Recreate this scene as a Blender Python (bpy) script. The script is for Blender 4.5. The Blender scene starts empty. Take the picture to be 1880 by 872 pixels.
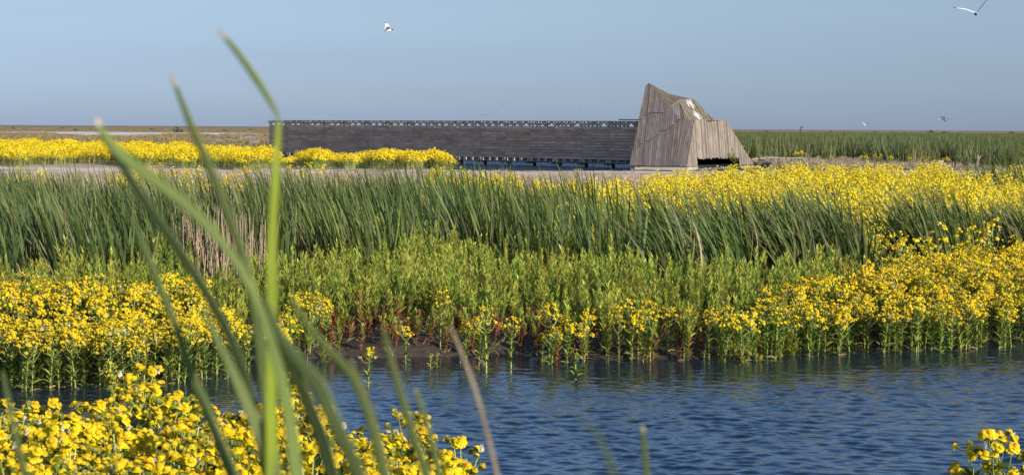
import bpy, math, random
import numpy as np
from mathutils import Vector, Matrix, Euler
R = math.radians
rnd = random.Random(7)
scene = bpy.context.scene
COL = scene.collection
F = 3656.0            # focal length in photo pixels (1880 wide)
H = 2.9               # eye height above the water

# ------------------------------------------------------------------ camera
cam_d = bpy.data.cameras.new("camera"); cam = bpy.data.objects.new("camera", cam_d); COL.objects.link(cam)
cam_d.sensor_width = 36; cam_d.lens = 36 * F / 1880
cam_d.clip_start = 0.05; cam_d.clip_end = 30000
M = Matrix.Rotation(R(90 - 3.153), 4, 'X') @ Matrix.Rotation(R(0.335), 4, 'Z')
M.translation = Vector((0, 0, H))
cam.matrix_world = M
cam_d.dof.use_dof = True; cam_d.dof.focus_distance = 32; cam_d.dof.aperture_fstop = 8.5
scene.camera = cam

def pix(u, v, y):
    d = M.to_3x3() @ Vector(((u - 940) / F, -(v - 436) / F, -1))
    return Vector((0, 0, H)) + d * (y / d.y)
def hor(u): return 229.1 + 0.00585 * u
def gnd(u, v, z=0.0):
    d = M.to_3x3() @ Vector(((u - 940) / F, -(v - 436) / F, -1))
    return Vector((0, 0, H)) + d * ((z - H) / d.z)

# ------------------------------------------------------------------ world + sun
SUN_AZ, SUN_EL = 45, 22       # azimuth: degrees to the right of straight behind the camera
sd = Vector((math.sin(R(SUN_AZ)) * math.cos(R(SUN_EL)), -math.cos(R(SUN_AZ)) * math.cos(R(SUN_EL)), math.sin(R(SUN_EL))))
w = bpy.data.worlds.new("World"); scene.world = w; w.use_nodes = True
nt = w.node_tree; bg = nt.nodes['Background']
sky = nt.nodes.new('ShaderNodeTexSky'); sky.sky_type = 'NISHITA'; sky.sun_disc = False
sky.sun_elevation = R(SUN_EL); sky.sun_rotation = math.atan2(sd.x, sd.y)
sky.altitude = 0; sky.air_density = 1.0; sky.dust_density = 0.35; sky.ozone_density = 2.5
tint = nt.nodes.new('ShaderNodeMix'); tint.data_type = 'RGBA'; tint.blend_type = 'MULTIPLY'
tint.inputs[0].default_value = 1
tc = nt.nodes.new('ShaderNodeTexCoord'); sx = nt.nodes.new('ShaderNodeSeparateXYZ')
rp = nt.nodes.new('ShaderNodeValToRGB')
rp.color_ramp.elements[0].position = 0.0; rp.color_ramp.elements[0].color = (0.272, 0.37, 0.715, 1)
e = rp.color_ramp.elements.new(0.033); e.color = (0.30, 0.365, 0.60, 1)
e = rp.color_ramp.elements.new(0.065); e.color = (0.38, 0.41, 0.545, 1)
rp.color_ramp.elements[-1].position = 0.4; rp.color_ramp.elements[-1].color = (0.84, 0.92, 1.02, 1)
nt.links.new(tc.outputs['Generated'], sx.inputs[0]); nt.links.new(sx.outputs[2], rp.inputs[0])
nt.links.new(sky.outputs[0], tint.inputs[6]); nt.links.new(rp.outputs[0], tint.inputs[7])
wn_ = nt.nodes.new('ShaderNodeTexNoise'); wn_.inputs['Scale'].default_value = 2.2; wn_.inputs['Detail'].default_value = 5
wm = nt.nodes.new('ShaderNodeMapping'); wm.inputs['Scale'].default_value = (1, 1, 14); nt.links.new(tc.outputs['Generated'], wm.inputs[0]); nt.links.new(wm.outputs[0], wn_.inputs[0])
wr = nt.nodes.new('ShaderNodeMapRange'); wr.inputs[1].default_value = .3; wr.inputs[2].default_value = .7; wr.inputs[3].default_value = .965; wr.inputs[4].default_value = 1.045; nt.links.new(wn_.outputs[0], wr.inputs[0])
ws = nt.nodes.new('ShaderNodeVectorMath'); ws.operation = 'SCALE'; nt.links.new(tint.outputs[2], ws.inputs[0]); nt.links.new(wr.outputs[0], ws.inputs['Scale'])
nt.links.new(ws.outputs[0], bg.inputs[0]); bg.inputs[1].default_value = 0.13
sl = bpy.data.lights.new("sun", 'SUN'); sl.energy = 4.6; sl.angle = R(0.5); sl.color = (1, 0.91, 0.77)
so = bpy.data.objects.new("sun", sl); COL.objects.link(so)
so.rotation_euler = sd.to_track_quat('Z', 'Y').to_euler()
scene.view_settings.view_transform = 'Standard'; scene.view_settings.look = 'None'
scene.view_settings.gamma = 1; scene.view_settings.exposure = 0.58

# ------------------------------------------------------------------ materials
def newmat(name):
    m = bpy.data.materials.new(name); m.use_nodes = True
    return m, m.node_tree, m.node_tree.nodes['Principled BSDF']
def N(nt, t, **k):
    n = nt.nodes.new(t)
    for a, b in k.items(): setattr(n, a, b)
    return n
def vary(nt, colsock, lo=0.75, hi=1.25, hue=0.02):
    """per-object variation of value and hue"""
    oi = N(nt, 'ShaderNodeObjectInfo')
    mr = N(nt, 'ShaderNodeMapRange'); mr.inputs[3].default_value = lo; mr.inputs[4].default_value = hi
    nt.links.new(oi.outputs['Random'], mr.inputs[0])
    mu = N(nt, 'ShaderNodeMath', operation='MULTIPLY'); mu.inputs[1].default_value = 7.31
    nt.links.new(oi.outputs['Random'], mu.inputs[0])
    fr = N(nt, 'ShaderNodeMath', operation='FRACT'); nt.links.new(mu.outputs[0], fr.inputs[0])
    mh = N(nt, 'ShaderNodeMapRange'); mh.inputs[3].default_value = 0.5 - hue; mh.inputs[4].default_value = 0.5 + hue
    nt.links.new(fr.outputs[0], mh.inputs[0])
    hs = N(nt, 'ShaderNodeHueSaturation')
    nt.links.new(mh.outputs[0], hs.inputs['Hue']); nt.links.new(mr.outputs[0], hs.inputs['Value'])
    nt.links.new(colsock, hs.inputs['Color'])
    return hs.outputs[0]
def leafmat(name, rough=0.5, trans=0.35, spec=0.4, lo=0.75, hi=1.25, hue=0.02, tboost=(1.1, 1.25, 0.5), mottle=0.25, msc=25):
    m, nt, b = newmat(name)
    at = N(nt, 'ShaderNodeAttribute', attribute_name='Col')
    c = vary(nt, at.outputs[0], lo, hi, hue)
    geo = N(nt, 'ShaderNodeTexCoord')
    no = N(nt, 'ShaderNodeTexNoise'); no.inputs['Scale'].default_value = msc; nt.links.new(geo.outputs['Object'], no.inputs[0])
    mr = N(nt, 'ShaderNodeMapRange'); mr.inputs[1].default_value = 0.3; mr.inputs[2].default_value = 0.7
    mr.inputs[3].default_value = 1 - mottle; mr.inputs[4].default_value = 1 + mottle; nt.links.new(no.outputs[0], mr.inputs[0])
    mm = N(nt, 'ShaderNodeVectorMath', operation='SCALE'); nt.links.new(c, mm.inputs[0]); nt.links.new(mr.outputs[0], mm.inputs['Scale'])
    nt.links.new(mm.outputs[0], b.inputs['Base Color'])
    b.inputs['Roughness'].default_value = rough; b.inputs['Specular IOR Level'].default_value = spec
    tr = N(nt, 'ShaderNodeBsdfTranslucent')
    tm = N(nt, 'ShaderNodeVectorMath', operation='MULTIPLY'); tm.inputs[1].default_value = tboost
    nt.links.new(mm.outputs[0], tm.inputs[0]); nt.links.new(tm.outputs[0], tr.inputs[0])
    mx = N(nt, 'ShaderNodeMixShader'); mx.inputs[0].default_value = trans
    nt.links.new(b.outputs[0], mx.inputs[1]); nt.links.new(tr.outputs[0], mx.inputs[2])
    nt.links.new(mx.outputs[0], nt.nodes['Material Output'].inputs[0])
    return m
MAT_LEAF = leafmat('green leaf', 0.5, 0.35, 0.3, 0.7, 1.3, 0.03)
MAT_STEM = leafmat('plant stem', 0.5, 0.1, 0.4, hue=0.01)
MAT_PETAL = leafmat('yellow petal', 0.6, 0.3, 0.2, 0.9, 1.1, 0.008, (1.0, 1.0, 0.6), 0.12, 40)
MAT_CAT = leafmat('cattail leaf', 0.55, 0.3, 0.25, 0.75, 1.2, 0.015, (1.25, 1.4, 0.5), 0.2, 6)
def veins(m):
    nt = m.node_tree; b = nt.nodes['Principled BSDF']; src = b.inputs['Base Color'].links[0].from_socket
    uv = N(nt, 'ShaderNodeUVMap', uv_map='UVMap'); mp = N(nt, 'ShaderNodeMapping'); mp.inputs['Scale'].default_value = (60, .8, 1); nt.links.new(uv.outputs[0], mp.inputs[0])
    n = N(nt, 'ShaderNodeTexNoise'); n.inputs['Scale'].default_value = 1; nt.links.new(mp.outputs[0], n.inputs[0])
    r_ = N(nt, 'ShaderNodeMapRange'); r_.inputs[1].default_value = .35; r_.inputs[2].default_value = .65; r_.inputs[3].default_value = .78; r_.inputs[4].default_value = 1.2; nt.links.new(n.outputs[0], r_.inputs[0])
    s_ = N(nt, 'ShaderNodeVectorMath', operation='SCALE'); nt.links.new(src, s_.inputs[0]); nt.links.new(r_.outputs[0], s_.inputs['Scale'])
    m2 = N(nt, 'ShaderNodeMapping'); m2.inputs['Scale'].default_value = (8, 2.2, 1); nt.links.new(uv.outputs[0], m2.inputs[0])
    n2 = N(nt, 'ShaderNodeTexNoise'); n2.inputs['Scale'].default_value = 1; n2.inputs['Detail'].default_value = 5; nt.links.new(m2.outputs[0], n2.inputs[0])
    r2 = N(nt, 'ShaderNodeMapRange'); r2.inputs[1].default_value = .64; r2.inputs[2].default_value = .72; r2.inputs[4].default_value = .8; nt.links.new(n2.outputs[0], r2.inputs[0])
    mx = N(nt, 'ShaderNodeMix', data_type='RGBA'); nt.links.new(r2.outputs[0], mx.inputs[0]); nt.links.new(s_.outputs[0], mx.inputs[6]); mx.inputs[7].default_value = (0.3, 0.2, 0.09, 1)
    nt.links.new(mx.outputs[2], b.inputs['Base Color'])
MAT_DRY = leafmat('dry stalk', 0.7, 0.15, 0.2, 0.8, 1.15, 0.01, (1, 1, 1))
MAT_BLADE = leafmat('reed blade', 0.5, 0.4, 0.25, 0.9, 1.1, 0.005, (1.5, 1.6, 0.4), 0.12, 14)

veins(MAT_BLADE)

def wood(name, base, streak=(0.5, 0.5, 0.5), stain=None):
    """weathered boards: 'Col' holds the board's own tint, 'UVMap' runs along (y) and across (x) the board in metres"""
    m, nt, b = newmat(name)
    at = N(nt, 'ShaderNodeAttribute', attribute_name='Col')
    uv = N(nt, 'ShaderNodeUVMap', uv_map='UVMap')
    mp = N(nt, 'ShaderNodeMapping'); mp.inputs['Scale'].default_value = (22, 1.3, 1); nt.links.new(uv.outputs[0], mp.inputs[0])
    n1 = N(nt, 'ShaderNodeTexNoise'); n1.inputs['Scale'].default_value = 1; n1.inputs['Detail'].default_value = 6; n1.inputs['Roughness'].default_value = 0.65
    nt.links.new(mp.outputs[0], n1.inputs[0])
    m2 = N(nt, 'ShaderNodeMapping'); m2.inputs['Scale'].default_value = (2.2, 0.9, 1); nt.links.new(uv.outputs[0], m2.inputs[0])
    n2 = N(nt, 'ShaderNodeTexNoise'); n2.inputs['Scale'].default_value = 1; n2.inputs['Detail'].default_value = 4; nt.links.new(m2.outputs[0], n2.inputs[0])
    r1 = N(nt, 'ShaderNodeMapRange'); r1.inputs[1].default_value = 0.3; r1.inputs[2].default_value = 0.7; r1.inputs[3].default_value = 0.5; r1.inputs[4].default_value = 1.4
    r2 = N(nt, 'ShaderNodeMapRange'); r2.inputs[1].default_value = 0.3; r2.inputs[2].default_value = 0.7; r2.inputs[3].default_value = 0.8; r2.inputs[4].default_value = 1.15
    nt.links.new(n1.outputs[0], r1.inputs[0]); nt.links.new(n2.outputs[0], r2.inputs[0])
    mu = N(nt, 'ShaderNodeMath', operation='MULTIPLY'); nt.links.new(r1.outputs[0], mu.inputs[0]); nt.links.new(r2.outputs[0], mu.inputs[1])
    vb = N(nt, 'ShaderNodeVectorMath', operation='MULTIPLY'); vb.inputs[1].default_value = base; nt.links.new(at.outputs[0], vb.inputs[0])
    sc = N(nt, 'ShaderNodeVectorMath', operation='SCALE'); nt.links.new(vb.outputs[0], sc.inputs[0]); nt.links.new(mu.outputs[0], sc.inputs['Scale'])
    # greenish / brown algae blotches
    m3 = N(nt, 'ShaderNodeMapping'); m3.inputs['Scale'].default_value = (1.6, 0.5, 1); m3.inputs['Location'].default_value = (3, 7, 0); nt.links.new(uv.outputs[0], m3.inputs[0])
    n3 = N(nt, 'ShaderNodeTexNoise'); n3.inputs['Scale'].default_value = 1; n3.inputs['Detail'].default_value = 5; nt.links.new(m3.outputs[0], n3.inputs[0])
    r3 = N(nt, 'ShaderNodeMapRange'); r3.inputs[1].default_value = 0.52; r3.inputs[2].default_value = 0.72; r3.inputs[4].default_value = 0.6; nt.links.new(n3.outputs[0], r3.inputs[0])
    mx = N(nt, 'ShaderNodeMix', data_type='RGBA'); nt.links.new(r3.outputs[0], mx.inputs[0]); nt.links.new(sc.outputs[0], mx.inputs[6])
    mx.inputs[7].default_value = (base[0] * 0.8, base[1] * 0.78, base[2] * 0.55, 1)
    col = mx.outputs[2]
    if stain:   # white bird droppings running down the slope
        m4 = N(nt, 'ShaderNodeMapping'); m4.inputs['Scale'].default_value = (7, 1.2, 1); nt.links.new(uv.outputs[0], m4.inputs[0])
        n4 = N(nt, 'ShaderNodeTexNoise'); n4.inputs['Scale'].default_value = 1; n4.inputs['Detail'].default_value = 5; nt.links.new(m4.outputs[0], n4.inputs[0])
        sp = N(nt, 'ShaderNodeSeparateXYZ'); nt.links.new(uv.outputs[0], sp.inputs[0])
        # band of the slope they cover
        d = N(nt, 'ShaderNodeMath', operation='SUBTRACT'); nt.links.new(sp.outputs[0], d.inputs[0]); d.inputs[1].default_value = stain[0]
        a = N(nt, 'ShaderNodeMath', operation='ABSOLUTE'); nt.links.new(d.outputs[0], a.inputs[0])
        r = N(nt, 'ShaderNodeMapRange'); r.inputs[1].default_value = 0; r.inputs[2].default_value = stain[1]; r.inputs[3].default_value = 0.3; r.inputs[4].default_value = -0.25
        nt.links.new(a.outputs[0], r.inputs[0])
        ad = N(nt, 'ShaderNodeMath', operation='ADD'); nt.links.new(n4.outputs[0], ad.inputs[0]); nt.links.new(r.outputs[0], ad.inputs[1])
        r4 = N(nt, 'ShaderNodeMapRange'); r4.inputs[1].default_value = 0.66; r4.inputs[2].default_value = 0.74; r4.inputs[4].default_value = 0.6; nt.links.new(ad.outputs[0], r4.inputs[0])
        mw = N(nt, 'ShaderNodeMix', data_type='RGBA'); nt.links.new(r4.outputs[0], mw.inputs[0]); nt.links.new(col, mw.inputs[6]); mw.inputs[7].default_value = (0.75, 0.74, 0.7, 1)
        col = mw.outputs[2]
    nt.links.new(col, b.inputs['Base Color']); b.inputs['Roughness'].default_value = 0.85; b.inputs['Specular IOR Level'].default_value = 0.2
    bp = N(nt, 'ShaderNodeBump'); bp.inputs['Strength'].default_value = 0.4; bp.inputs['Distance'].default_value = 0.01
    nt.links.new(n1.outputs[0], bp.inputs['Height']); nt.links.new(bp.outputs[0], b.inputs['Normal'])
    return m
MAT_WOOD = wood('shade-toned silvered wood', (0.142, 0.125, 0.124))  # grey wood, colour darkened so the hide's left face looks shaded
MAT_WOOD_TAN = wood('sun-toned weathered wood', (0.245, 0.212, 0.182))  # tan wood, colour lightened so the hide's right face looks sunlit
STAIN_S = 1.45
MAT_WOOD_ROOF = wood('stained roof boards', (0.18, 0.155, 0.115), stain=(STAIN_S, 0.8))
MAT_SCREEN = wood('dark screen boards', (0.62, 0.40, 0.29))
MAT_RAIL = wood('pale pine rail', (0.60, 0.50, 0.40))
MAT_PILE = wood('dark pile', (0.05, 0.042, 0.038))  # one very dark brown for piles and beam
MAT_BASE = wood('pale base beam', (0.40, 0.34, 0.27))

def flat(name, c, rough=0.8):
    m, nt, b = newmat(name)
    tcn = N(nt, 'ShaderNodeTexCoord'); n = N(nt, 'ShaderNodeTexNoise'); n.inputs['Scale'].default_value = 6; nt.links.new(tcn.outputs['Object'], n.inputs[0])
    mr = N(nt, 'ShaderNodeMapRange'); mr.inputs[3].default_value = 0.8; mr.inputs[4].default_value = 1.2; nt.links.new(n.outputs[0], mr.inputs[0])
    s = N(nt, 'ShaderNodeVectorMath', operation='SCALE'); s.inputs[0].default_value = c; nt.links.new(mr.outputs[0], s.inputs['Scale'])
    nt.links.new(s.outputs[0], b.inputs['Base Color']); b.inputs['Roughness'].default_value = rough
    return m
MAT_DARK = flat('interior shade black', (0.012, 0.011, 0.012))  # near-black colour stands in for the shade inside the hide
MAT_STONE = flat('grey stone', (0.3, 0.26, 0.21))
MAT_RUST = flat('rusty steel', (0.14, 0.07, 0.045))
def vcol(name, rough=0.7):
    m, nt, b = newmat(name); at = N(nt, 'ShaderNodeAttribute', attribute_name='Col')
    nt.links.new(at.outputs[0], b.inputs['Base Color']); b.inputs['Roughness'].default_value = rough
    return m
MAT_BIRD = vcol('feathers')

# ------------------------------------------------------------------ mesh builder
class MB:
    def __init__(s): s.v = []; s.f = []; s.c = []; s.uv = []; s.m = []
    def face(s, pts, col, uv=None, mi=0):
        i = len(s.v); s.v.extend([tuple(p) for p in pts]); s.f.append(tuple(range(i, i + len(pts)))); s.c.append(col)
        s.uv.append(uv or [(0, 0)] * len(pts)); s.m.append(mi)
    def grid(s, rows, cols, closed=False, mi=0):
        """rows: list of point rings; cols: a colour per row"""
        i0 = len(s.v); n = len(rows[0])
        for r in rows: s.v.extend([tuple(p) for p in r])
        for a in range(len(rows) - 1):
            for b in range(n if closed else n - 1):
                q = (b + 1) % n
                s.f.append((i0 + a * n + b, i0 + a * n + q, i0 + (a + 1) * n + q, i0 + (a + 1) * n + b)); s.c.append(cols[a]); s.m.append(mi)
                s.uv.append([(b * .1, a * .1), (b * .1 + .1, a * .1), (b * .1 + .1, a * .1 + .1), (b * .1, a * .1 + .1)])
    def tube(s, pts, rad, col, n=5, mi=0):
        rows = []
        for k, p in enumerate(pts):
            p = Vector(p); d = (Vector(pts[min(k + 1, len(pts) - 1)]) - Vector(pts[max(k - 1, 0)])).normalized()
            a = d.cross(Vector((0.3, 1, 0.1))).normalized(); b = d.cross(a)
            rows.append([p + (a * math.cos(t) + b * math.sin(t)) * rad[k] for t in [2 * math.pi * j / n for j in range(n)]])
        s.grid(rows, [col] * len(pts) if not isinstance(col, list) else col, True, mi)
    def box(s, c, dx, dy, dz, col, mi=0):
        """c centre; dx, dy, dz half-extent vectors; board runs along dx"""
        c = Vector(c); P = lambda a, b, d: c + dx * a + dy * b + dz * d
        lx, ly, lz = dx.length * 2, dy.length * 2, dz.length * 2; o = rnd.random() * 30
        for q, (su, sv) in (([P(-1, -1, -1), P(1, -1, -1), P(1, -1, 1), P(-1, -1, 1)], (lz, lx)), ([P(1, 1, -1), P(-1, 1, -1), P(-1, 1, 1), P(1, 1, 1)], (lz, lx)),
                  ([P(-1, 1, -1), P(-1, -1, -1), P(-1, -1, 1), P(-1, 1, 1)], (lz, ly)), ([P(1, -1, -1), P(1, 1, -1), P(1, 1, 1), P(1, -1, 1)], (lz, ly)),
                  ([P(-1, -1, 1), P(1, -1, 1), P(1, 1, 1), P(-1, 1, 1)], (ly, lx)), ([P(-1, 1, -1), P(1, 1, -1), P(1, -1, -1), P(-1, -1, -1)], (ly, lx))):
            s.face(q, col, [(o, o), (o, o + sv), (o + su, o + sv), (o + su, o)], mi)
    def mesh(s, name, mats):
        me = bpy.data.meshes.new(name); me.from_pydata(s.v, [], s.f)
        for m in mats: me.materials.append(m)
        if len(mats) > 1: me.polygons.foreach_set('material_index', s.m)
        ca = me.color_attributes.new('Col', 'FLOAT_COLOR', 'CORNER'); ul = me.uv_layers.new(name='UVMap')
        c = []; u = []
        for f, col, uv in zip(s.f, s.c, s.uv):
            for k in range(len(f)): c.extend((col[0], col[1], col[2], 1)); u.extend(uv[k])
        ca.data.foreach_set('color', c); ul.data.foreach_set('uv', u); me.update()
        return me
    def add(s, o, mi=0):
        i0 = len(s.v); s.v.extend(o.v); s.f.extend([tuple(i + i0 for i in f) for f in o.f]); s.c.extend(o.c); s.uv.extend(o.uv); s.m.extend([mi] * len(o.f))
def link(name, me, parent=None, smooth=False):
    o = bpy.data.objects.new(name, me); COL.objects.link(o)
    if parent: o.parent = parent
    if smooth and me: me.shade_smooth()
    return o
def tag(o, label=None, cat=None, group=None, kind=None):
    if label: o['label'] = label
    if cat: o['category'] = cat
    if group: o['group'] = group
    if kind: o['kind'] = kind
    return o
def empty(name, loc=(0, 0, 0), rz=0, sc=1):
    o = bpy.data.objects.new(name, None); COL.objects.link(o); o.location = loc; o.rotation_euler = (0, 0, rz); o.scale = (sc,) * 3
    o.empty_display_size = 0.1
    return o
def copy_thing(src):
    c = src.copy(); COL.objects.link(c)
    for ch in src.children:
        d = ch.copy(); COL.objects.link(d); d.parent = c
    return c
def jit(c, a): 
    k = 1 + rnd.uniform(-a, a); return (c[0] * k, c[1] * k, c[2] * k)

# ------------------------------------------------------------------ scatter of one mass (stuff)
LIB = bpy.data.collections.new('plant_shapes')      # source shapes of the masses, never linked to the scene
def lib(objs_meshes, name):
    c = bpy.data.collections.new(name)
    for i, me in enumerate(objs_meshes):
        c.objects.link(bpy.data.objects.new('%s_%02d' % (name, i), me))
    return c
def scatter(name, col, pts, label, cat, tilt=0.12, smin=0.8, smax=1.15, rot=None, kind='stuff', scl=None):
    n = len(pts); me = bpy.data.meshes.new(name); me.vertices.add(n)
    me.vertices.foreach_set('co', np.array([tuple(p) for p in pts], dtype=np.float32).ravel())
    ro = np.random.RandomState(len(pts))
    a = me.attributes.new('rot', 'FLOAT_VECTOR', 'POINT')
    rz = ro.uniform(-.5, .5, n) if rot else ro.uniform(0, 6.28, n)
    a.data.foreach_set('vector', np.stack([ro.uniform(-tilt, tilt, n), ro.uniform(-tilt, tilt, n), rz], 1).astype(np.float32).ravel())
    a = me.attributes.new('scl', 'FLOAT', 'POINT'); a.data.foreach_set('value', (np.array(scl) if scl else ro.uniform(smin, smax, n)).astype(np.float32))
    a = me.attributes.new('idx', 'INT', 'POINT'); a.data.foreach_set('value', ro.randint(0, len(col.objects), n).astype(np.int32))
    o = link(name, me); tag(o, label, cat, kind=kind)
    g = bpy.data.node_groups.new(name, 'GeometryNodeTree')
    g.interface.new_socket('Geometry', in_out='INPUT', socket_type='NodeSocketGeometry')
    g.interface.new_socket('Geometry', in_out='OUTPUT', socket_type='NodeSocketGeometry')
    gi = g.nodes.new('NodeGroupInput'); go = g.nodes.new('NodeGroupOutput')
    ip = g.nodes.new('GeometryNodeInstanceOnPoints'); ci = g.nodes.new('GeometryNodeCollectionInfo')
    ci.inputs[0].default_value = col; ci.inputs['Separate Children'].default_value = True; ci.inputs['Reset Children'].default_value = True
    def na(nm, t):
        x = g.nodes.new('GeometryNodeInputNamedAttribute'); x.data_type = t; x.inputs[0].default_value = nm; return x.outputs[0]
    g.links.new(gi.outputs[0], ip.inputs['Points']); g.links.new(ci.outputs[0], ip.inputs['Instance'])
    ip.inputs['Pick Instance'].default_value = True
    g.links.new(na('idx', 'INT'), ip.inputs['Instance Index']); g.links.new(na('rot', 'FLOAT_VECTOR'), ip.inputs['Rotation'])
    g.links.new(na('scl', 'FLOAT'), ip.inputs['Scale']); g.links.new(ip.outputs[0], go.inputs[0])
    md = o.modifiers.new('scatter', 'NODES'); md.node_group = g
    return o

# ------------------------------------------------------------------ terrain
def ip(x, xs, ys): return np.interp(x, xs, ys)
# far shore of the near bay: (x, y) where the water ends
SH_X = [-30, -9, -5.6, -4.3, -3.3, -2.6, -2.3, -1.6, 0.1, 0.45, 2.4, 3.9, 6.9, 10, 40]
SH_Y = [23.5, 23.5, 23.8, 24.1, 24.3, 24.6, 25.1, 25.1, 25.2, 25.0, 25.1, 26.3, 27.6, 28.6, 33.5]
NE_X = [-40, -6, -1.6, -0.9, -0.2, 0.1, 2.3, 2.7, 5, 40]      # near shore
NE_Y = [15.2, 14.9, 14.6, 13.2, 11.8, 9.6, 9.6, 12.1, 12.4, 12]
def inpoly(x, y, poly):
    x = np.asarray(x, float); y = np.asarray(y, float); c = np.zeros(np.broadcast(x, y).shape, bool); n = len(poly)
    for i in range(n):
        x1, y1 = poly[i]; x2, y2 = poly[(i + 1) % n]
        if y1 == y2: continue
        t = ((y1 > y) != (y2 > y)) & (x < (x2 - x1) * (y - y1) / (y2 - y1) + x1); c ^= t
    return c
POND = [(-4.6, 130.5), (-2, 129.6), (6, 129.8), (13, 131), (17.5, 133.5), (22, 134.4), (28, 137), (34, 141), (33, 144), (26, 146), (19, 149), (20, 152), (17, 158), (14, 178), (-8, 182), (-30, 200), (-34, 185), (-24, 166), (-12, 150), (-7, 140)]
def vnoise(x, y, s, seed=0):
    x = np.asarray(x) * s + seed * 17.3; y = np.asarray(y) * s + seed * 9.1
    return (np.sin(x * 1.0 + 1.3 * np.sin(y * .7 + seed)) + np.sin(y * 1.13 + 1.7 * np.sin(x * .6 + 2)) + .6 * np.sin(x * 2.3 - y * 1.9 + 1) + .5 * np.sin(x * 3.7 + y * 3.1)) / 3.1
def water_depth(x, y):
    """positive inside water, in metres to the shore roughly"""
    sh = ip(x, SH_X, SH_Y) + 0.22 * vnoise(x, 0 * y, 2.2, 3); ne = ip(x, NE_X, NE_Y)
    a = np.minimum(sh - y, y - ne)
    return a
def ground_z(x, y):
    x = np.asarray(x, float); y = np.asarray(y, float)
    d = water_depth(x, y)
    land = 0.13 + 0.03 * vnoise(x, y, .8, 1) + 0.02 * vnoise(x, y, 2.7, 2)
    z = np.where(d > 0, np.maximum(-0.6, -d * 0.35), np.minimum(land, 0.0 - d * 0.28))
    # the near bank climbs towards the camera
    z = z + np.where(y < 13, np.clip((13 - y) / 8, 0, 1) ** 1.3 * 1.25, 0) * (d <= 0)
    pond = inpoly(x, y, POND)
    z = np.where(pond, -0.35, z)
    # low bank on the far right behind the pond, and gentle ground swells far away
    bank = np.clip((y - 146) / 12, 0, 1) * np.clip((x - 17) / 3, 0, 1) * 0.4 * (y < 400)
    z = z + np.where(pond, 0, bank)
    far = np.clip((y - 200) / 500, 0, 1)
    z = z + far * (0.25 * vnoise(x, y, .01, 5) - 0.1)
    return z
def gz(x, y): return float(ground_z(x, y))
def spaced(segs):
    out = []
    for a, b, n in segs: out += list(np.linspace(a, b, n, endpoint=False))
    return out
ys = spaced([(-400, -20, 20), (-20, 8, 30), (8, 36, 190), (36, 60, 50), (60, 130, 60), (130, 190, 110), (190, 400, 80), (400, 1200, 80), (1200, 14001, 40)]) + [14001]
xr = spaced([(0, 8, 50), (8, 30, 90), (30, 80, 60), (80, 300, 60), (300, 1200, 40), (1200, 9000, 16)]) + [9000]
xs_ = [-a for a in xr[:0:-1]] + xr
X, Y = np.meshgrid(xs_, ys)
Z = ground_z(X, Y)
def sheet(name, X, Y, Z, mat, cols=None, smooth=True):
    ny, nx = X.shape; me = bpy.data.meshes.new(name)
    me.vertices.add(nx * ny); me.vertices.foreach_set('co', np.stack([X, Y, Z], -1).astype(np.float32).ravel())
    idx = np.arange(nx * ny).reshape(ny, nx)
    q = np.stack([idx[:-1, :-1], idx[:-1, 1:], idx[1:, 1:], idx[1:, :-1]], -1).reshape(-1)
    nf = len(q) // 4; me.loops.add(nf * 4); me.loops.foreach_set('vertex_index', q.astype(np.int32))
    me.polygons.add(nf); me.polygons.foreach_set('loop_start', np.arange(0, nf * 4, 4, dtype=np.int32))
    me.update(calc_edges=True)
    if cols is not None:
        ca = me.color_attributes.new('Col', 'FLOAT_COLOR', 'POINT'); ca.data.foreach_set('color', cols.astype(np.float32).ravel())
    me.materials.append(mat)
    if smooth: me.shade_smooth()
    return link(name, me)
# ground colour zones (the soil's own colour)
C = np.zeros(X.shape + (4,)); C[..., 3] = 1
def setc(mask, col):
    k = np.asarray(mask, float)[..., None]; C[..., :3] = C[..., :3] * (1 - k) + np.array(col) * k
setc(np.ones_like(X), (0.055, 0.042, 0.03))
nz = vnoise(X, Y, .15, 4); nz2 = vnoise(X, Y, .5, 6)
setc(np.clip((Y - 52) / 8, 0, 1), (0.36, 0.26, 0.175))
setc(np.clip((Y - 90) / 8, 0, 1), (0.44, 0.335, 0.235))
setc(np.clip((Y - 100) / 6, 0, 1) * np.clip((131 - Y) / 2, 0, 1) * np.clip(.55 + nz2, 0, 1) * 0.9, (0.60, 0.49, 0.37))
setc(np.clip((Y - 150) / 10, 0, 1), (0.24, 0.19, 0.10))
setc(np.clip((Y - 300) / 60, 0, 1) * np.clip(.5 + nz * .7, 0, 1), (0.30, 0.22, 0.12))
setc((Y > 139) * (X > 16) * (Y < 175), (0.22, 0.165, 0.11))
# sandy clearing and white sand flats on the far left
ang = X / np.maximum(Y, 1) * F + 940
setc(np.clip((Y - 330) / 20, 0, 1) * np.clip((640 - Y) / 60, 0, 1) * np.clip((ang - 370) / 40, 0, 1) * np.clip((620 - ang) / 60, 0, 1), (0.38, 0.30, 0.21))
edge = 6 * vnoise(X, Y, .05, 8)
setc(np.clip((Y - 470) / 25, 0, 1) * np.clip((900 - Y) / 80, 0, 1) * np.clip((ang - 118 - (Y < 640) * 20 + edge * 3) / 25, 0, 1) * np.clip((262 - ang + edge * 4) / 30, 0, 1), (0.62, 0.57, 0.49))
setc(np.clip((Y - 640) / 30, 0, 1) * np.clip((860 - Y) / 60, 0, 1) * np.clip((ang + 10) / 60, 0, 1) * np.clip((500 - ang) / 100, 0, 1), (0.58, 0.52, 0.43))
setc(np.clip((Y - 1000) / 100, 0, 1), (0.22, 0.15, 0.085))
m_g, nt, b = newmat('soil')
at = N(nt, 'ShaderNodeAttribute', attribute_name='Col'); tcn = N(nt, 'ShaderNodeTexCoord')
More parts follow.
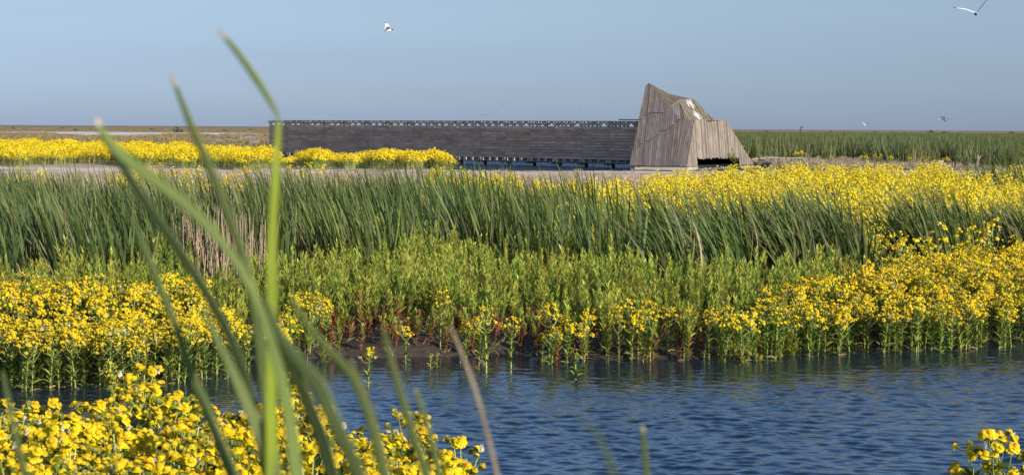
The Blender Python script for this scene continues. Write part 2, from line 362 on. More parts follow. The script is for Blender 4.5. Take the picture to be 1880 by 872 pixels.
def noise(scale, detail=5, mapping=None):
    n = N(nt, 'ShaderNodeTexNoise'); n.inputs['Scale'].default_value = scale; n.inputs['Detail'].default_value = detail
    if mapping:
        mp = N(nt, 'ShaderNodeMapping'); mp.inputs['Scale'].default_value = mapping; nt.links.new(tcn.outputs['Object'], mp.inputs[0]); nt.links.new(mp.outputs[0], n.inputs[0])
    else: nt.links.new(tcn.outputs['Object'], n.inputs[0])
    return n.outputs[0]
def rng(s, a, b_, c, d):
    r = N(nt, 'ShaderNodeMapRange'); r.inputs[1].default_value = a; r.inputs[2].default_value = b_; r.inputs[3].default_value = c; r.inputs[4].default_value = d
    nt.links.new(s, r.inputs[0]); return r.outputs[0]
def mul(a, b_):
    m = N(nt, 'ShaderNodeMath', operation='MULTIPLY'); nt.links.new(a, m.inputs[0]); nt.links.new(b_, m.inputs[1]); return m.outputs[0]
k = mul(mul(rng(noise(1.5), .3, .7, .7, 1.3), rng(noise(12), .3, .7, .75, 1.25)), rng(noise(.09, 6), .3, .7, .75, 1.25))
sc_ = N(nt, 'ShaderNodeVectorMath', operation='SCALE'); nt.links.new(at.outputs[0], sc_.inputs[0]); nt.links.new(k, sc_.inputs['Scale'])
nt.links.new(sc_.outputs[0], b.inputs['Base Color']); b.inputs['Roughness'].default_value = 0.85; b.inputs['Specular IOR Level'].default_value = 0.25
bp = N(nt, 'ShaderNodeBump'); bp.inputs['Strength'].default_value = 0.8; bp.inputs['Distance'].default_value = 0.05
nt.links.new(noise(14, 8), bp.inputs['Height']); nt.links.new(bp.outputs[0], b.inputs['Normal'])
tag(sheet('ground', X, Y, Z, m_g, C), kind='structure')

# ------------------------------------------------------------------ water
def watermat(name, bump, sx_=1.0, dist=0.02, rough=0.06):
    global nt
    m, nt, b = newmat(name)
    b.inputs['Base Color'].default_value = (0.006, 0.016, 0.034, 1); b.inputs['Roughness'].default_value = rough; b.inputs['IOR'].default_value = 1.33
    globals()['tcn'] = N(nt, 'ShaderNodeTexCoord')
    n1 = noise(1, 4, (5 * sx_, 11 * sx_, 1)); n2 = noise(1, 3, (14 * sx_, 26 * sx_, 1))
    a = N(nt, 'ShaderNodeMath', operation='MULTIPLY_ADD'); nt.links.new(n2, a.inputs[0]); a.inputs[1].default_value = .35; nt.links.new(n1, a.inputs[2])
    bp = N(nt, 'ShaderNodeBump'); bp.inputs['Strength'].default_value = bump; bp.inputs['Distance'].default_value = dist
    nt.links.new(a.outputs[0], bp.inputs['Height']); nt.links.new(bp.outputs[0], b.inputs['Normal'])
    return m
wx, wy = np.meshgrid(np.arange(-9, 12, 0.026), np.arange(9, 30, 0.022))
rw = np.random.RandomState(3); wz = np.zeros_like(wx)
for i in range(60):
    lam = 0.075 * (5.0 ** rw.rand()); th = rw.normal(0.2, 0.5); kx, ky = math.sin(th) * 2 * math.pi / lam, math.cos(th) * 2 * math.pi / lam
    amp = 0.00105 * (lam / 0.25) ** 1.0; ph = rw.rand() * 6.28
    mod = 1 + .6 * np.sin(wx * rw.uniform(.2, 1.1) + wy * rw.uniform(.2, 1.1) + rw.rand() * 6)
    wz += amp * mod * np.sin(kx * wx + ky * wy + ph)
# calmer among the plants on the shore
calm = np.clip((ip(wx, SH_X, SH_Y) - wy) / 5.5, 0.25, 1)
wz *= calm * (1 + .35 * vnoise(wx, wy, .55, 12) + .2 * vnoise(wx, wy, 1.9, 14))
tag(sheet('water', wx, wy, wz, watermat('rippled bay water', 0.2)), kind='structure')
px_, py_ = np.meshgrid(np.linspace(-45, 45, 60), np.linspace(126, 210, 60))
tag(sheet('pond_water', px_, py_, np.zeros_like(px_) - 0.0, watermat('pond water', 1.0, 0.4, 0.5, 0.38)), kind='structure')

# ------------------------------------------------------------------ plant shapes
def leaf(mb, p, d, length, width, col, droop=0.5, seg=3, wav=0.0, mi=0):
    """lance leaf: ribbon from p along d with droop"""
    p = Vector(p); d = Vector(d).normalized(); side = d.cross(Vector((0, 0, 1)))
    if side.length < .05: side = Vector((1, 0, 0))
    side.normalize(); side = Matrix.Rotation(rnd.uniform(-1.0, 1.0), 3, d) @ side; rows = []; W = {3: (.35, 1, .75, .03), 4: (.3, .9, 1, .65, .03), 2: (.5, 1, .05)}[seg]
    for k in range(seg + 1):
        wv = side * width * .5 * W[k]; up = d.cross(side) * (wav * rnd.uniform(-1, 1))
        rows.append([p - wv + up, p + wv + up])
        p = p + d * (length / seg); d = (d + Vector((0, 0, -droop / seg))).normalized()
    mb.grid(rows, [col] * (seg + 1), False, mi)
def head(mb, c, n, r, lod=0):
    """one daisy-like flower head, n its facing"""
    n = n.normalized(); a = n.cross(Vector((.2, .9, .3))).normalized(); b = n.cross(a)
    Y1 = jit((0.82, 0.635, 0.014), .08); Y2 = jit((0.80, 0.53, 0.01), .12)
    P = lambda rr, t, h: c + (a * math.cos(t) + b * math.sin(t)) * rr + n * h
    if lod == 0:
        K = 10; o = rnd.random() * 6
        for k in range(K):
            t = o + 2 * math.pi * k / K; w = .29; dz = rnd.uniform(-.32, -.08) * r
            mb.face([P(r * .35, t - .2, r * .2), P(r * .95, t - w, dz), P(r * 1.05, t, dz), P(r * .95, t + w, dz), P(r * .35, t + .2, r * .2)], jit(Y1, .1))
        K = 7
        for k in range(K):
            t0, t1 = 2 * math.pi * k / K, 2 * math.pi * (k + 1) / K
            mb.face([P(r * .6, t0, r * .12), P(r * .6, t1, r * .12), P(r * .4, t1, r * .5), P(r * .4, t0, r * .5)], Y2)
            mb.face([P(r * .4, t0, r * .5), P(r * .4, t1, r * .5), c + n * r * .6], Y2)
    else:
        K = 6
        for k in range(K):
            t0, t1 = 2 * math.pi * k / K, 2 * math.pi * (k + 1) / K
            mb.face([P(r, t0, -r * .2), P(r, t1, -r * .2), c + n * r * .6], jit(Y1, .15))
def cup(mb, c, n, r, col):
    n = n.normalized(); a = n.cross(Vector((.2, .9, .3))).normalized(); b = n.cross(a); K = 5
    for k in range(K):
        t0, t1 = 2 * math.pi * k / K, 2 * math.pi * (k + 1) / K
        P = lambda rr, t, h: c + (a * math.cos(t) + b * math.sin(t)) * rr + n * h
        mb.face([P(r * .2, t0, -r * .9), P(r * .2, t1, -r * .9), P(r * .55, t1, -.03 * r), P(r * .55, t0, -.03 * r)], col)
LEAFG = (0.175, 0.225, 0.042); STEMG = (0.34, 0.38, 0.11)
def fleawort(h=.8, nheads=34, lod=0, spread=.12, hr=.021, nleaf=30, fluff=0):
    S, L, B = MB(), MB(), MB()
    lean = Vector((rnd.uniform(-.07, .05), rnd.uniform(-.06, .06), 0)) * h
    pt = lambda t: lean * t * t + Vector((0, 0, h * t))
    S.tube([pt(t) for t in (0, .35, .7, .9)], [.009, .008, .006, .0045], [jit(STEMG, .1)] * 4, 5 if lod == 0 else 3)
    for k in range(nleaf):
        t = .04 + .8 * (k / nleaf) ** .9; az = k * 2.4 + rnd.uniform(-.4, .4); up = rnd.uniform(.7, 2.2) if t > .2 else rnd.uniform(.2, 1.2)
        low = t < .18 and rnd.random() < .45
        col = jit((0.30, 0.22, 0.09) if low else LEAFG, .2)
        leaf(L, pt(t), (math.cos(az), math.sin(az), up), rnd.uniform(.12, .20) * (1.05 - .4 * t), rnd.uniform(.026, .044), col, rnd.uniform(.7, 1.8), 3, .004)
    nb = max(4, nheads // 5); B.marks = [0]
    for k in range(nb):
        t = .70 + .26 * k / (nb - 1) if nb > 1 else .9; az = k * 2.4 + rnd.uniform(-.5, .5)
        rr = spread * (1.15 - .75 * (k / nb)) * rnd.uniform(.75, 1.15)
        p0 = pt(t * .9); p1 = pt(min(t + .10, 1.02)) + Vector((math.cos(az) * rr, math.sin(az) * rr, rnd.uniform(-.02, .02)))
        mid = (p0 + p1) / 2 + Vector((math.cos(az), math.sin(az), -.3)) * rr * .18
        S.tube([p0, mid, p1], [.0045, .0038, .003], STEMG, 3)
        if rnd.random() < .8: leaf(L, p0, (math.cos(az), math.sin(az), .8), .07, .018, jit(LEAFG, .2), 1, 2)
        m = max(3, round(nheads / nb + rnd.uniform(-1.3, 1.3)))
        for j in range(m):
            off = Vector((rnd.gauss(0, 1), rnd.gauss(0, 1), rnd.gauss(0, .55))) * (.025 if lod == 0 else .03)
            c = p1 + off + Vector((0, 0, .015)); n = Vector((off.x * 9 * 1.4 + math.cos(az) * .45 + .25, off.y * 12 + math.sin(az) * .45 - .45, .9 + rnd.uniform(-.3, .2)))
            if rnd.random() < fluff: cl = (0.62, 0.58, 0.42)
            else: cl = None
            if cl:
                a = [c + Vector((rnd.gauss(0, 1), rnd.gauss(0, 1), rnd.gauss(0, 1))).normalized() * hr * .8 for _ in range(9)]
                for q in range(7): B.face([a[q], a[q + 1], a[(q + 4) % 9]], cl)
            else:
                head(B, c, n, hr * rnd.choice([.5, .75, .9, 1, 1.1]) * rnd.uniform(.9, 1.1), lod)
                if lod == 0: cup(L, c, n, hr, jit((0.16, 0.21, 0.05), .2))
            if lod == 0: S.tube([p1 - Vector((0, 0, .01)), c - n.normalized() * hr * .7], [.002, .0016], STEMG, 3)
        B.marks.append(len(B.f))
    return S, L, B
def bud_plant(h=.4):
    S, L, B = fleawort(h, 4, 0, .03, .014, 14)
    return S, L, B
def weed(h=.65, nleaf=44, red=0.0, lod=0):
    S, L = MB(), MB()
    lean = Vector((rnd.uniform(-.1, .05), rnd.uniform(-.07, .07), 0)) * h
    pt = lambda t: lean * t * t + Vector((0, 0, h * t))
    sc = (0.30, 0.10, 0.06) if red > .3 else (0.20, 0.19, 0.06)
    S.tube([pt(0), pt(.5), pt(.95)], [.006, .005, .0025], sc, 3)
    stems = [(pt, 1.0)]
    nb = 0 if lod else 3
    for b_ in range(nb):
        az = rnd.uniform(0, 6.28); t0 = rnd.uniform(.15, .45); base = pt(t0); ln = h * rnd.uniform(.3, .5)
        f = (lambda base, az, ln: (lambda t: base + Vector((math.cos(az) * .3 * t ** .7, math.sin(az) * .3 * t ** .7, t)) * ln))(base, az, ln)
        S.tube([f(0), f(.5), f(1)], [.004, .003, .002], sc, 3); stems.append((f, .5))
    for f, q in stems:
        n = int(nleaf * q)
        for k in range(n):
            t = .08 + .92 * k / n; az = k * 2.4 + rnd.uniform(-.3, .3); z = f(t).z / h
            r_ = red * 1.0 if z < .35 else (red * .7 if z < .6 else red * .15)
            r_ += .2 if z < .4 else .006
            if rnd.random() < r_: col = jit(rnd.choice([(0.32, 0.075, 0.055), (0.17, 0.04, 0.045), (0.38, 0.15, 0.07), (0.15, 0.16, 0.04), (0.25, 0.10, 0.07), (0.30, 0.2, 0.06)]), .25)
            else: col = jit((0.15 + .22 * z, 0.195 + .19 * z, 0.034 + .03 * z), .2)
            up = .8 + 1.8 * t
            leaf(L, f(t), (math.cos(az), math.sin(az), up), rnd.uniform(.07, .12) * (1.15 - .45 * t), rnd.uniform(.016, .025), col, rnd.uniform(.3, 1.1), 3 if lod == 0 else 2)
    return S, L
CATG = (0.088, 0.130, 0.038)
def blade(mb, p, d, length, width, col, bend, seg=8, tw=None, dark=1.0, tipdry=False):
    p = Vector(p); d = Vector(d).normalized(); th = rnd.uniform(0, 3.14) if tw is None else tw; rows = []; cols = []
    thr = rnd.uniform(-.5, .5)
    for k in range(seg + 1):
        t = k / seg; a = d.cross(Vector((math.cos(th), math.sin(th), 0))).normalized()
        wv = a * width * .5 * (1 if t < .55 else max(.04, 1 - ((t - .55) / .45) ** 1.6))
        rows.append([p - wv, p + wv]); cols.append(col)
        p = p + d * (length / seg); d = (d + Vector(bend) * ((.3 + 1.6 * t) / seg)).normalized(); th += thr / seg
    mb.grid(rows, cols)
def cattail(n=60, rad=.4, hmin=1.15, hmax=1.75, wind=.32, width=.026, dry=.05, seg=8, cols=None):
    L = MB()
    for i in range(n):
        r = rad * math.sqrt(rnd.random()); az = rnd.uniform(0, 6.28); p = (r * math.cos(az), r * math.sin(az), -.02)
        sp = rnd.gauss(0, .13); d = (math.cos(az) * .08 + rnd.gauss(0, .15) - wind * .12, math.sin(az) * .08 + rnd.gauss(0, .1), 1)
        bw = wind * rnd.uniform(.35, 1.5)
        isdry = rnd.random() < dry
        col = jit((0.36, 0.27, 0.15), .2) if isdry else jit(rnd.choice(cols or [CATG, CATG, (0.15, 0.18, 0.048), (0.092, 0.138, 0.042), (0.13, 0.18, 0.04), (0.062, 0.085, 0.032), (0.17, 0.16, 0.07)]), .18)
        h = rnd.uniform(hmin, hmax) * (.75 if isdry else 1)
        blade(L, p, d, h, width * rnd.uniform(.7, 1.15), col, (-bw + rnd.gauss(0, .12), rnd.gauss(0, .15), -.05 - .25 * abs(bw) * rnd.random()), seg)
    return L
def dry_reeds(n=19, rad=.3, h=1.5):
    L = MB()
    for i in range(n):
        r = rad * math.sqrt(rnd.random()); az = rnd.uniform(0, 6.28); x, y = r * math.cos(az), r * math.sin(az)
        hh = h * rnd.uniform(.55, 1.05); lx, ly = rnd.gauss(0, .06), rnd.gauss(0, .06)
        col = jit(rnd.choice([(0.44, 0.32, 0.2), (0.38, 0.27, 0.17), (0.5, 0.38, 0.24)]), .15)
        L.tube([(x, y, 0), (x + lx * hh * .5, y + ly * hh * .5, hh * .5), (x + lx * hh, y + ly * hh, hh)], [.011, .009, .005], col, 4)
        if rnd.random() < .5: blade(L, (x + lx * .4, y, hh * .5), (rnd.gauss(0, .5), rnd.gauss(0, .5), 1), .35, .012, col, (rnd.gauss(0, .6), 0, -1), 4)
    return L
def tuft(n=26, h=.35, cols=((0.33, 0.24, 0.15),), spread=.5, wd=.007, rad=.08):
    L = MB()
    for i in range(n):
        az = rnd.uniform(0, 6.28); q = rnd.random() * rad
        blade(L, (q * math.cos(az), q * math.sin(az), -.01), (math.cos(az) * spread * rnd.random(), math.sin(az) * spread * rnd.random(), 1), h * rnd.uniform(.5, 1.1), wd,
              jit(rnd.choice(cols), .2), (math.cos(az) * .3 - .15, math.sin(az) * .3, -.2), 3)
    return L
def fluffball(n=200, r=.5, hz=.6, cols=((0.05, 0.08, 0.025),), sz=.06):
    L = MB()
    for i in range(n):
        while True:
            p = Vector((rnd.uniform(-1, 1), rnd.uniform(-1, 1), rnd.uniform(-.2, 1)))
            if p.length < 1 + .15 * math.sin(p.x * 9 + p.z * 7): break
        p = Vector((p.x * r, p.y * r, max(.02, p.z * hz + .1 * hz)))
        leaf(L, p, (rnd.gauss(0, 1), rnd.gauss(0, 1), rnd.gauss(.5, .7)), sz * 2, sz, jit(rnd.choice(cols), .25), .5, 2)
    return L

# prototypes as loose meshes, shared by individuals and masses
YP = []
for i in range(7):
    S, L, B = fleawort(rnd.uniform(.72, .92), rnd.randint(50, 68), 0, rnd.uniform(.10, .15), .023, 36, .14 if i in (2, 5) else .03)
    YP.append((S, L, B))
YNEAR = [fleawort(rnd.uniform(.74, .9), rnd.randint(26, 36), 0, rnd.uniform(.12, .16), .029, 40, .03) for i in range(5)]
Y_SINGLE = [(S.mesh('stem', [MAT_STEM]), L.mesh('foliage', [MAT_LEAF]), B.mesh('flower_heads', [MAT_PETAL])) for S, L, B in YP + YNEAR]
def split_heads(B):
    out = []
    for a, b_ in zip(B.marks[:-1], B.marks[1:]):
        m = MB()
        for f, c, uv in zip(B.f[a:b_], B.c[a:b_], B.uv[a:b_]): m.face([B.v[i] for i in f], c, uv)
        if m.f: out.append(m.mesh('flower_cluster', [MAT_PETAL]))
    return out
Y_CLUST = {7 + i: split_heads(p[2]) for i, p in enumerate(YNEAR)}
def merged(parts, mats, name):
    m = MB()
    for i, p in enumerate(parts): m.add(p, i)
    return m.mesh(name, mats)
Y_MASS = lib([merged(p, [MAT_STEM, MAT_LEAF, MAT_PETAL], 'yellow_plant') for p in YP], 'yellow_plants')
YL = [fleawort(rnd.uniform(.6, 1.0), rnd.randint(18, 38), 1, rnd.uniform(.12, .18), .028, 16, rnd.choice([.03, .05, .15])) for i in range(8)]
Y_FAR = lib([merged(p, [MAT_STEM, MAT_LEAF, MAT_PETAL], 'yellow_plant_small') for p in YL], 'far_yellow_plants')
# patches of several plants for the very far field
def patch():
    m = MB()
    for i in range(7):
        S, L, B = fleawort(rnd.uniform(.75, 1.15), 26, 1, .2, .045, 9)
        ox, oy = rnd.uniform(-.5, .5), rnd.uniform(-.5, .5)
        for k, q in enumerate((S, L, B)):
            q.v = [(x + ox, y + oy, z) for x, y, z in q.v]; m.add(q, k)
    return m.mesh('yellow_patch', [MAT_STEM, MAT_LEAF, MAT_PETAL])
Y_PATCH = lib([patch() for i in range(5)], 'yellow_patches')
BUDS = [tuple(q.mesh(n_, [m_]) for q, n_, m_ in zip(bud_plant(rnd.uniform(.3, .45)), ('stem', 'foliage', 'flower_heads'), (MAT_STEM, MAT_LEAF, MAT_PETAL))) for i in range(2)]
GP = [weed(rnd.uniform(.55, .78), rnd.randint(40, 52), 0.0) for i in range(5)] + [weed(.6, 44, .3), weed(.45, 40, .75), weed(.38, 34, 1.1)]
GP += [weed(.52, 44, .95)]
G_SINGLE = [(S.mesh('stem', [MAT_STEM]), L.mesh('foliage', [MAT_LEAF])) for S, L in GP]
G_MASS = lib([merged(p, [MAT_STEM, MAT_LEAF], 'green_weed') for p in GP[:6]], 'green_weeds')
C_MESH = [cattail(56, .42, .9, 1.9, .45, .034, .10).mesh('leaves', [MAT_CAT]) for i in range(5)]
C_WIND = [cattail(72, .38, 1.2, 1.9, .85, .034, .05).mesh('leaves', [MAT_CAT]) for i in range(4)]
def far_reed():
    m = cattail(44, .7, 1.1, 1.8, .2, .05, .07, 4, [(0.105, 0.135, 0.05), (0.13, 0.15, 0.055), (0.08, 0.11, 0.045), (0.16, 0.17, 0.06)]); return m.mesh('far_reeds', [MAT_CAT])
REED_FAR = lib([far_reed() for i in range(5)], 'reed_tufts')
DRYM = [dry_reeds().mesh('stalks', [MAT_DRY]) for i in range(3)]

# ------------------------------------------------------------------ placing plants
def spread_pts(test, x0, x1, y0, y1, dens, jitter=.5):
    """jittered grid, kept where test(x, y) says so"""
    st = 1 / math.sqrt(dens); out = []
    y = y0
    while y < y1:
        x = x0
        while x < x1:
            a, b_ = x + rnd.uniform(-jitter, jitter) * st, y + rnd.uniform(-jitter, jitter) * st
            if test(a, b_): out.append((a, b_))
            x += st
        y += st
    return out
def uof(x, y): return 940 + x / y * F
def inview(x, y, m=60): u = uof(x, y); return -m < u < 1880 + m
def vtop(u, zs, us): return float(np.interp(u, us, zs))

yellow = []          # (x, y, z, variant, patchkey)
# near left patch
NPU = [-100, 0, 120, 180, 240, 270, 400, 455, 530, 600, 660, 760, 830, 880]; NPT = [736, 736, 738, 706, 710, 712, 736, 755, 718, 778, 802, 787, 815, 842]
def near_test(x, y):
    u = uof(x, y)
    if u < -80 or u > 872: return False
    ymax = 1.95 * F / (float(np.interp(u, NPU, NPT)) - hor(u))
    return y < ymax and y > 8.6
for x, y in spread_pts(near_test, -4.5, 0.2, 8.2, 15.5, 15.5): yellow.append((x, y, 'near'))
for u, y in ((1806, 11.8), (1822, 11.5), (1848, 11.6), (1862, 11.85), (1874, 11.5), (1890, 11.7), (1905, 11.6), (1915, 11.4)): yellow.append(((u - 940) / F * y, y, 'corner'))
# left band in the shallows
LBU = [-60, 0, 120, 250, 330, 400, 480, 560, 612]; LBF = [725, 722, 722, 715, 705, 698, 690, 668, 650]; LBT = [525, 528, 540, 550, 525, 560, 585, 555, 590]
def left_test(x, y):
    u = uof(x, y)
    if u < -60 or u > 612: return False
    v = hor(u) + H * F / y
    if u > 425 and u < 500 and rnd.random() < .5: return False
    vb = min(hor(u) + (float(np.interp(u, LBU, LBT)) - hor(u)) / .755, float(np.interp(u, LBU, LBF)) - 20)
    return v < float(np.interp(u, LBU, LBF)) and v > vb
for x, y in spread_pts(left_test, -8, -1.8, 20.5, 30, 21): yellow.append((x, y, 'left'))
# right shore band
RBU = [975, 1100, 1340, 1400, 1500, 1590, 1650, 1780, 1880, 1960]; RBT = [596, 570, 565, 545, 528, 520, 492, 478, 470, 470]; RBF = [672, 668, 668, 664, 655, 652, 650, 645, 640, 636]
def right_test(x, y):
    u = uof(x, y)
    if u < 980 or u > 1950: return False
    v = hor(u) + H * F / y
    if u < 1340 and rnd.random() < .4: return False
    vb = min(hor(u) + (float(np.interp(u, RBU, RBT)) - hor(u)) / .755, float(np.interp(u, RBU, RBF)) - 13)
    return v < float(np.interp(u, RBU, RBF)) and v > vb
for x, y in spread_pts(right_test, 0, 10, 24, 36, 21): yellow.append((x, y, 'right'))
yellow.sort(key=lambda a: a[1])
LAB = {'near': ('leafy yellow-flowered marsh plant in the patch on the near bank, lower left', 'yellow marsh plants of the near patch'),
       'corner': ('yellow-flowered plant whose heads just rise above the lower right corner', 'yellow flowers in the lower right corner'),
       'left': ('yellow-flowered marsh plant of the bed rooted in shallow water on the left shore', 'yellow marsh plants of the left shore'),
       'right': ('yellow-flowered marsh plant of the bed along the right-hand shore of the bay', 'yellow marsh plants of the right shore')}
def plant(name, meshes, names, loc, rz, sc, label, cat, group=None, tx=0, ty=0):
    r = empty(name, loc, rz, sc); r.rotation_euler = (tx, ty, rz)
    for me, n_ in zip(meshes, names): link(n_, me, r)
    return tag(r, label, cat, group)
YN = ('stem', 'foliage', 'flower_heads')
roots = {}
def put_yellow(vi, x, y, z, key, sc):
    k = (vi, key)
    if k not in roots:
        ms, ns = (Y_SINGLE[vi], YN) if vi not in Y_CLUST else (list(Y_SINGLE[vi][:2]) + Y_CLUST[vi], ('stem', 'foliage') + ('flower_cluster',) * len(Y_CLUST[vi]))
        o = plant('marsh_plant', ms, ns, (0, 0, 0), 0, 1, LAB[key][0], 'flowering plant', LAB[key][1]); roots[k] = o
    else: o = copy_thing(roots[k])
    o.location = (x, y, z); o.rotation_euler = (rnd.uniform(-.08, .08), rnd.uniform(-.1, .06), rnd.uniform(0, 6.28)); o.scale = (sc,) * 3
lone_u = []
ind = 0; rest = []
for x, y, key in yellow:
    z = max(gz(x, y), -.12)
    sc = rnd.uniform(.8, 1.05) * (1.16 if key in ('near', 'corner') else .92)
    if key in ('left', 'right'):     # keep to the height the bed has there
        u = uof(x, y); tu, tt = (LBU, LBT) if key == 'left' else (RBU, RBT)
        room = H * (1 - (float(np.interp(u, tu, tt)) - 4 - hor(u)) / (H * F / y)) / .86
        sc = min(sc, max(.55, room * rnd.uniform(.9, 1.08)))
    if key in ('near', 'corner'): z = max(z, .03); 
    if key == 'near': z = 0.03 + max(0, 12.6 - y) * .05
    if key == 'corner': z = .1; sc *= .90 if uof(x, y) > 1830 else .97
    if ind < 288 and inview(x, y, 20): put_yellow(rnd.randrange(7, 12) if key in ('near', 'corner') else rnd.randrange(7), x, y, z, key, sc); ind += 1
    else: rest.append((x, y, z, sc))
# lone plants that stand apart in the water
LONES = [(676, 712, .58, 'small single yellow-flowered plant standing alone in the open water at centre'),
         (1057, 697, .55, 'single leafy plant with drooping leaves alone in the water by the right bed'),
         (640, 676, .0, None), (745, 668, .62, 'yellow-flowered plant at the waters edge just left of the dark mud bank'),
         (808, 650, .92, 'tall yellow-flowered plant rising in front of the red weeds on the mud bank'),
         (845, 676, .62, 'short leaning yellow plant in the shallows, left one of the pair below the mud bank'),
         (856, 678, .66, 'short upright yellow plant in the shallows, right one of the pair below the mud bank'),
         (893, 684, .95, 'tall many-headed yellow plant of the small clump off the mud bank'),
         (879, 678, .75, 'slimmer yellow plant at the left side of the small clump off the mud bank'),
         (938, 684, .80, 'yellow plant with brown lower leaves right of the small clump off the mud bank'),
         (1008, 668, .9, 'yellow plant at the left end of the right-hand shore bed'),
         (560, 655, .7, None), (205, 742, .6, 'yellow plant in the dark water between the near patch and the left bed')]
for u, v, s, lab in LONES:
    if not lab: continue
    p = gnd(u, v, 0); o = plant('marsh_plant', Y_SINGLE[rnd.randrange(7)] if s > .57 else BUDS[0], YN, (p.x, p.y, -.03), rnd.uniform(0, 6), s * (1 if s > .57 else 1.9), lab, 'flowering plant')
for u, v, lab in ((790, 676, 'tiny budding green shoot in the water, left of two below the mud bank'), (802, 674, 'tiny budding green shoot in the water, right of two below the mud bank')):
    p = gnd(u, v, 0); plant('marsh_shoot', BUDS[1], YN, (p.x, p.y, -.04), 1, .62, lab, 'seedling')

scatter('yellow_flower_bed', Y_MASS, [a[:3] for a in rest], 'rear rows of the yellow-flowered marsh plant beds on both shores', 'flower bed', scl=[a[3] for a in rest])
# yellow field behind the cattails, right
FU = [900, 1000, 1100, 1170, 1250, 1400, 1500, 1700, 1780, 1880, 2000]; FT = [385, 352, 358, 346, 332, 323, 320, 320, 332, 328, 325]
def field_test(x, y):
    u = uof(x, y)
    if u < 980 or u > 1960: return False
    vb = hor(u) + (float(np.interp(u, FU, FT)) + 5 * math.sin(u * .05) - hor(u)) / .72
    v = hor(u) + H * F / y
    if v < vb: return False
    if u < 1560 and y < 39: return False
    if u > 1625 and 35.2 < y < 40.5: return False
    if vnoise(x, y, .8, 11) < -.62 or vnoise(x, y, .3, 13) < -.78: return False
    return y > 33.5
pts = [(x, y, gz(x, y)) for x, y in spread_pts(field_test, 0, 26, 33, 96, 8.5)]
def misc_yellow(x, y):
    u = uof(x, y); v = hor(u) + .72 * H * F / y     # v of the tops
    if 780 < u < 960: return abs(v - 346 - (u - 780) * .06) < 19 and vnoise(x, y, .9, 2) > -.1
    if 200 < u < 460: return 318 < v < 346 and vnoise(x, y, .9, 2) > .25 and rnd.random() < .6
    if 10 < u < 90: return 320 < v < 332 and rnd.random() < .35
    if 500 < u < 780: return 320 < v < 332 and vnoise(x, y, .8, 2) > .6 and rnd.random() < .5
    return False
pts += [(x, y, gz(x, y)) for x, y in spread_pts(misc_yellow, -20, 3, 55, 92, 6)]
scatter('yellow_flower_field', Y_FAR, pts, 'wide field of yellow flowers behind the cattails', 'flower field', smin=.7, smax=1.25)
# far left field and the hedge in front of the screen
FLU = [-60, 0, 100, 200, 300, 400, 440, 500, 560]; FLT = [252, 252, 254, 258, 258, 262, 260, 266, 272]
def farleft(x, y):
    u = uof(x, y)
    if u > 505 or u < -60: return False
    v = hor(u) + H * F / y
    if v > 307 + 3 * math.sin(u * .03) + (8 if u > 330 else 0): return False
    if inpoly(x, y, [(-30, 172), (-20, 172), (-20, 190), (-30, 190)]): return False
    if (vnoise(x, y, .35, 7) < -.5) or vnoise(x, y, .12, 3) < -.72: return False
    vb = hor(u) + (float(np.interp(u, FLU, FLT)) + 3 + 2 * math.sin(u * .09) - hor(u)) / .56
    return v > vb and (u < 470 or y < 158)
pts = [(x, y, gz(x, y)) for x, y in spread_pts(farleft, -100, -14, 125, 340, 2.0)]
scatter('far_yellow_field', Y_PATCH, pts, 'distant band of yellow flowers left of the timber screen', 'flower field', smin=.6, smax=1.12)
HU = [495, 540, 560, 580, 600, 625, 640, 665, 700, 735, 760, 785, 805, 825, 838]; HT = [296, 288, 279, 274, 279, 284, 287, 281, 278, 275, 281, 277, 279, 290, 305]
def hedge(x, y):
    u = uof(x, y)
    if not 500 < u < 832: return False
    v = hor(u) + H * F / y
    return v < 313 - 4 * (u < 560) + 2.5 * math.sin(u * .11) and y < 150
pts = []; hs = []
for x, y in spread_pts(hedge, -20, -2, 125, 156, 3.6):
    u = uof(x, y); z = max(.08, gz(x, y)); zt = pix(u, float(np.interp(u, HU, HT)) + 4 * vnoise(x, y, 1.1, 2), y).z      # height of the thicket's top there
    k = (zt - z) / 1.12 * rnd.uniform(.72, 1.06)
    if k > .18: pts.append((x, y, z)); hs.append(min(k, 1.2))
scatter('yellow_thicket', Y_PATCH, pts, 'thicket of yellow flowers in front of the dark timber screen', 'flower thicket', scl=hs)
# yellow strip seen below the screen, on the far side of the pond
pts = [(x, y, .1) for x, y in spread_pts(lambda a, b_: not inpoly(a, b_, POND), -14, 20, 184, 200, .4)]
scatter('pond_side_flowers', Y_PATCH, pts, 'line of yellow flowers beyond the pond, seen under the screen', 'flower strip', smin=.35, smax=.6)

# green weeds
green = []
def green_test(x, y):
    u = uof(x, y); v = hor(u) + H * F / y
    if u < -50 or u > 1940: return False
    if y > float(np.interp(u, [0, 450, 560, 660, 820, 980, 1120, 1250, 1500], [31.4, 31.6, 33.5, 36.8, 37.8, 36.6, 34.8, 32.6, 31.6])) + .9 * math.sin(x * 1.9) + .7 * math.sin(x * 4.3): return False
    if u < 612:
        vb = hor(u) + (float(np.interp(u, LBU, LBT)) - hor(u)) / .72
        if v > vb + 12 and rnd.random() < .9: return False
        return v < vb + 30
    if u < 985:
        return v < 651 + 10 * vnoise(x, y, 2, 3) + (8 if 620 < u < 710 else 0)
    vb = hor(u) + (float(np.interp(u, RBU, RBT)) - hor(u)) / .72
    if u < 1340: return v < 664
    return v < vb + 4 and not (u > 1600)
gpts = spread_pts(green_test, -10, 9, 24.5, 38, 13)
gpts.sort(key=lambda a: a[1])
groots = {}
grest = []; ind = 0
GL = {0: ('upright light green leafy weed in the stand between the water and the cattails', 'green weeds behind the mud bank'),
      1: ('low weed with bright red and purple leaves at the front of the green stand', 'red-leaved weeds along the mud bank')}
